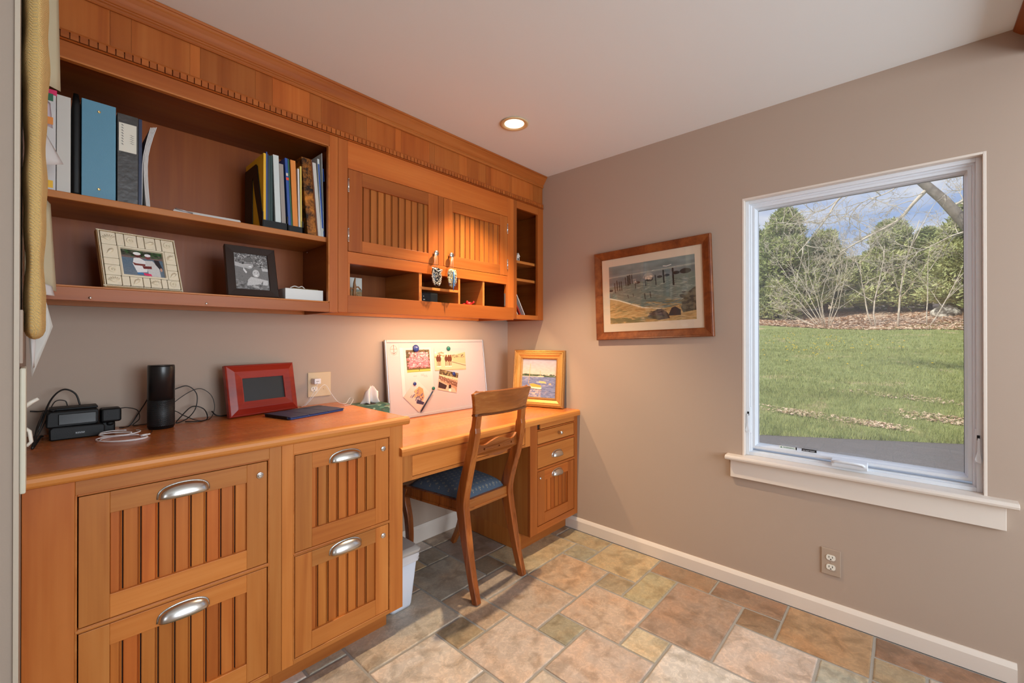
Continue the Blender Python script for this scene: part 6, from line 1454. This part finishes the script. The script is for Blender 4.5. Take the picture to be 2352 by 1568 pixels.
conifer('rounded evergreen in the middle of the window', 36, -1.5, 5.9, 2.4, 24000, NEED2, 5)
conifer('pointed evergreen right of the middle', 36, -3.3, 5.0, 1.9, 20000, NEED, 6)
conifer('large evergreen at the right edge of the window view', 33, -5.0, 6.1, 2.4, 28000, NEED2, 7)
conifer('dark evergreen half outside the right edge of the window', 31, -6.8, 6.6, 2.6, 20000, NEED, 8)
conifer('young low evergreen at the foot of the left trees', 30.5, 6.0, 3.2, 1.9, 12000, NEED, 9, lo=.03)
conifer('small light evergreen by the left end of the leaf bed', 30.2, 4.1, 2.4, 1.4, 8000, NEED2, 10, lo=.03)
conifer('distant evergreen behind the left pair', 42, 7.2, 6.4, 3.2, 14000, NEED, 11)
conifer('distant evergreen behind the right trees', 44, -5.8, 5.4, 3.2, 14000, NEED, 12)
# bare branches: recursive tubes in one mesh per plant
def branch(g, p, d, L, r, depth, rs, bend=.25, n=5, kids=4, up=.05, minr=.004):
    pts = [Vector(p)]; d = Vector(d).normalized()
    for i in range(n):
        d = (d + Vector((rs.gauss(0, bend), rs.gauss(0, bend), rs.gauss(0, bend) + up)) * .5).normalized(); pts.append(pts[-1] + d * L / n)
    g.tube(pts, [max(minr, r * (1 - .75 * i / n)) for i in range(n + 1)], 5 if depth > 1 else 3)
    if depth > 0:
        for k in range(kids):
            t = rs.uniform(.25, 1); i = min(n - 1, int(t * n)); q = pts[i].lerp(pts[i+1], t*n - i); ax = Vector((rs.gauss(0,1), rs.gauss(0,1), rs.gauss(0,.7))).normalized()
            branch(g, q, (d * .8 + ax * .75), L * rs.uniform(.35, .62), r * .5, depth - 1, rs, bend, n, kids, up, minr)
def bare(nm, label, x, y, stems, mat, seed, r0=.035, cat='tree'):
    z0_ = ground(x, y); t_ = thing(nm, label, cat, (x, y, z0_)); rs = random.Random(seed)
    for dy, lean, L in stems:
        g = G(); branch(g, (x + rs.uniform(-.2,.2), y + dy*.3, z0_ - .05), (rs.uniform(-.12,.12), lean, 1), L, r0 * rs.uniform(.7, 1.0), 3, rs, .16, 6, 4, .04, .006)
        part('stem', g, mat, t_)
bare('bare_bush', 'pale bare bush with many arching stems in front of the evergreens', 27.5, 1.1, [(-.5,-.35,3.6),(-.2,-.15,4.6),(0,.05,5.2),(.1,.2,5.0),(.3,.4,4.4),(.5,.6,3.8),(.8,.95,3.0),(.9,1.3,2.6),(1.0,1.8,2.3),(.2,.3,3.4),(-.4,-.05,3.0),(1.1,2.4,1.9)], BARKP, 3, .030, 'bush')
bare('bare_sapling', 'slim pale bare tree left of the pair in the middle of the window', 28.5, -1.0, [(0,.18,4.6),(.4,.4,3.8)], BARKP, 5, .05)
bare('bare_sapling', 'pale bare tree with a straight white trunk, middle of the window', 28.0, -1.9, [(0,-.06,5.6)], BARKP, 6, .065)
bare('bare_sapling', 'short bare tree leaning right near the boulder', 28.2, -3.1, [(0,-.5,3.4),(.3,.1,4.2)], BARKP, 8, .045)
# big deciduous tree standing nearby to the right, its limb crossing the top of the view
bt = thing('maple_tree', 'bare grey tree whose thick limb crosses the upper right of the window', 'tree', (12.2, -5.6, ground(12.2, -5.6))); rs = random.Random(21)
part('trunk', G().tube([(12.2,-5.6,.0),(12.1,-4.8,1.6),(12,-3.9,2.9),(12,-3.4,3.6)], [.30,.24,.17,.14], 12), BARK, bt)
part('limb', G().tube([(12,-3.45,3.52),(12,-3.18,3.95),(12,-2.86,4.50),(12,-2.52,4.98),(12,-2.1,5.5),(12.1,-1.7,6.2),(12.1,-1.4,7.0)], [.145,.115,.105,.095,.08,.06,.03], 12), BARK, bt)
def limb(ctrl, r0, r1, kids, seed, L=.9):
    g = G(); pts = smooth_path(ctrl, 26); m = len(pts); g.tube(pts, [r0 + (r1 - r0)*i/(m-1) for i in range(m)], 7); rs = random.Random(seed)
    for k in range(kids):
        i = rs.randrange(2, m - 1); t = (pts[min(i+1, m-1)] - pts[i-1]).normalized(); ax = Vector((rs.gauss(0,.6), rs.gauss(0,1), rs.gauss(0,1))).normalized()
        branch(g, pts[i], t * .6 + ax, L * rs.uniform(.5, 1.3), .012, 3, rs, .30, 5, 4, .02, .0028)
    return part('branch', g, BARKP, bt)
limb([(12,-2.62,4.84),(12,-2.35,4.52),(12,-2.05,4.14),(12,-1.55,3.87),(12,-1.15,3.65),(12,-.9,3.5)], .045, .012, 11, 31)
limb([(12,-2.0,5.6),(12,-1.5,5.3),(12,-.93,4.97),(12,-.64,4.5),(12,-.25,3.96),(12,.06,3.58)], .035, .010, 9, 32)
limb([(12,-3.3,3.7),(12,-3.0,3.62),(12,-2.6,3.4),(12,-2.2,3.25)], .022, .006, 6, 33, .6)
limb([(12,-2.3,5.2),(12,-1.9,4.9),(12,-1.4,4.75),(12,-.8,4.3)], .018, .005, 8, 34, .8)
limb([(12,-3.0,4.3),(12,-3.3,4.5),(12,-3.6,4.9)], .03, .01, 8, 35, .8)
limb([(12,-1.0,5.0),(12,-.5,4.7),(12,0.0,4.75),(12,.4,4.4)], .016, .005, 7, 36, .7)
# boulder
g = G(); rows = []; rs = random.Random(4)
for j in range(9):
    ph = PI * j / 8; rows.append([(31.2 + .40*math.sin(ph)*math.cos(a)*(1+.12*math.sin(3*a+j)), -3.85 + .60*math.sin(ph)*math.sin(a)*(1+.10*math.cos(2*a+j)), ground(31.2,-3.85) + .12 + .42*math.cos(ph)*(1+.1*math.sin(5*a))) for a in [2*PI*i/16 for i in range(16)]])
solo('boulder', g.loft(rows, smooth=False), ROCK, 'grey boulder patched with pale lichen in the leaf bed', 'boulder', (31.2,-3.85,ground(31.2,-3.85)))
# outer skin of this house wall, so the room also reads from the side
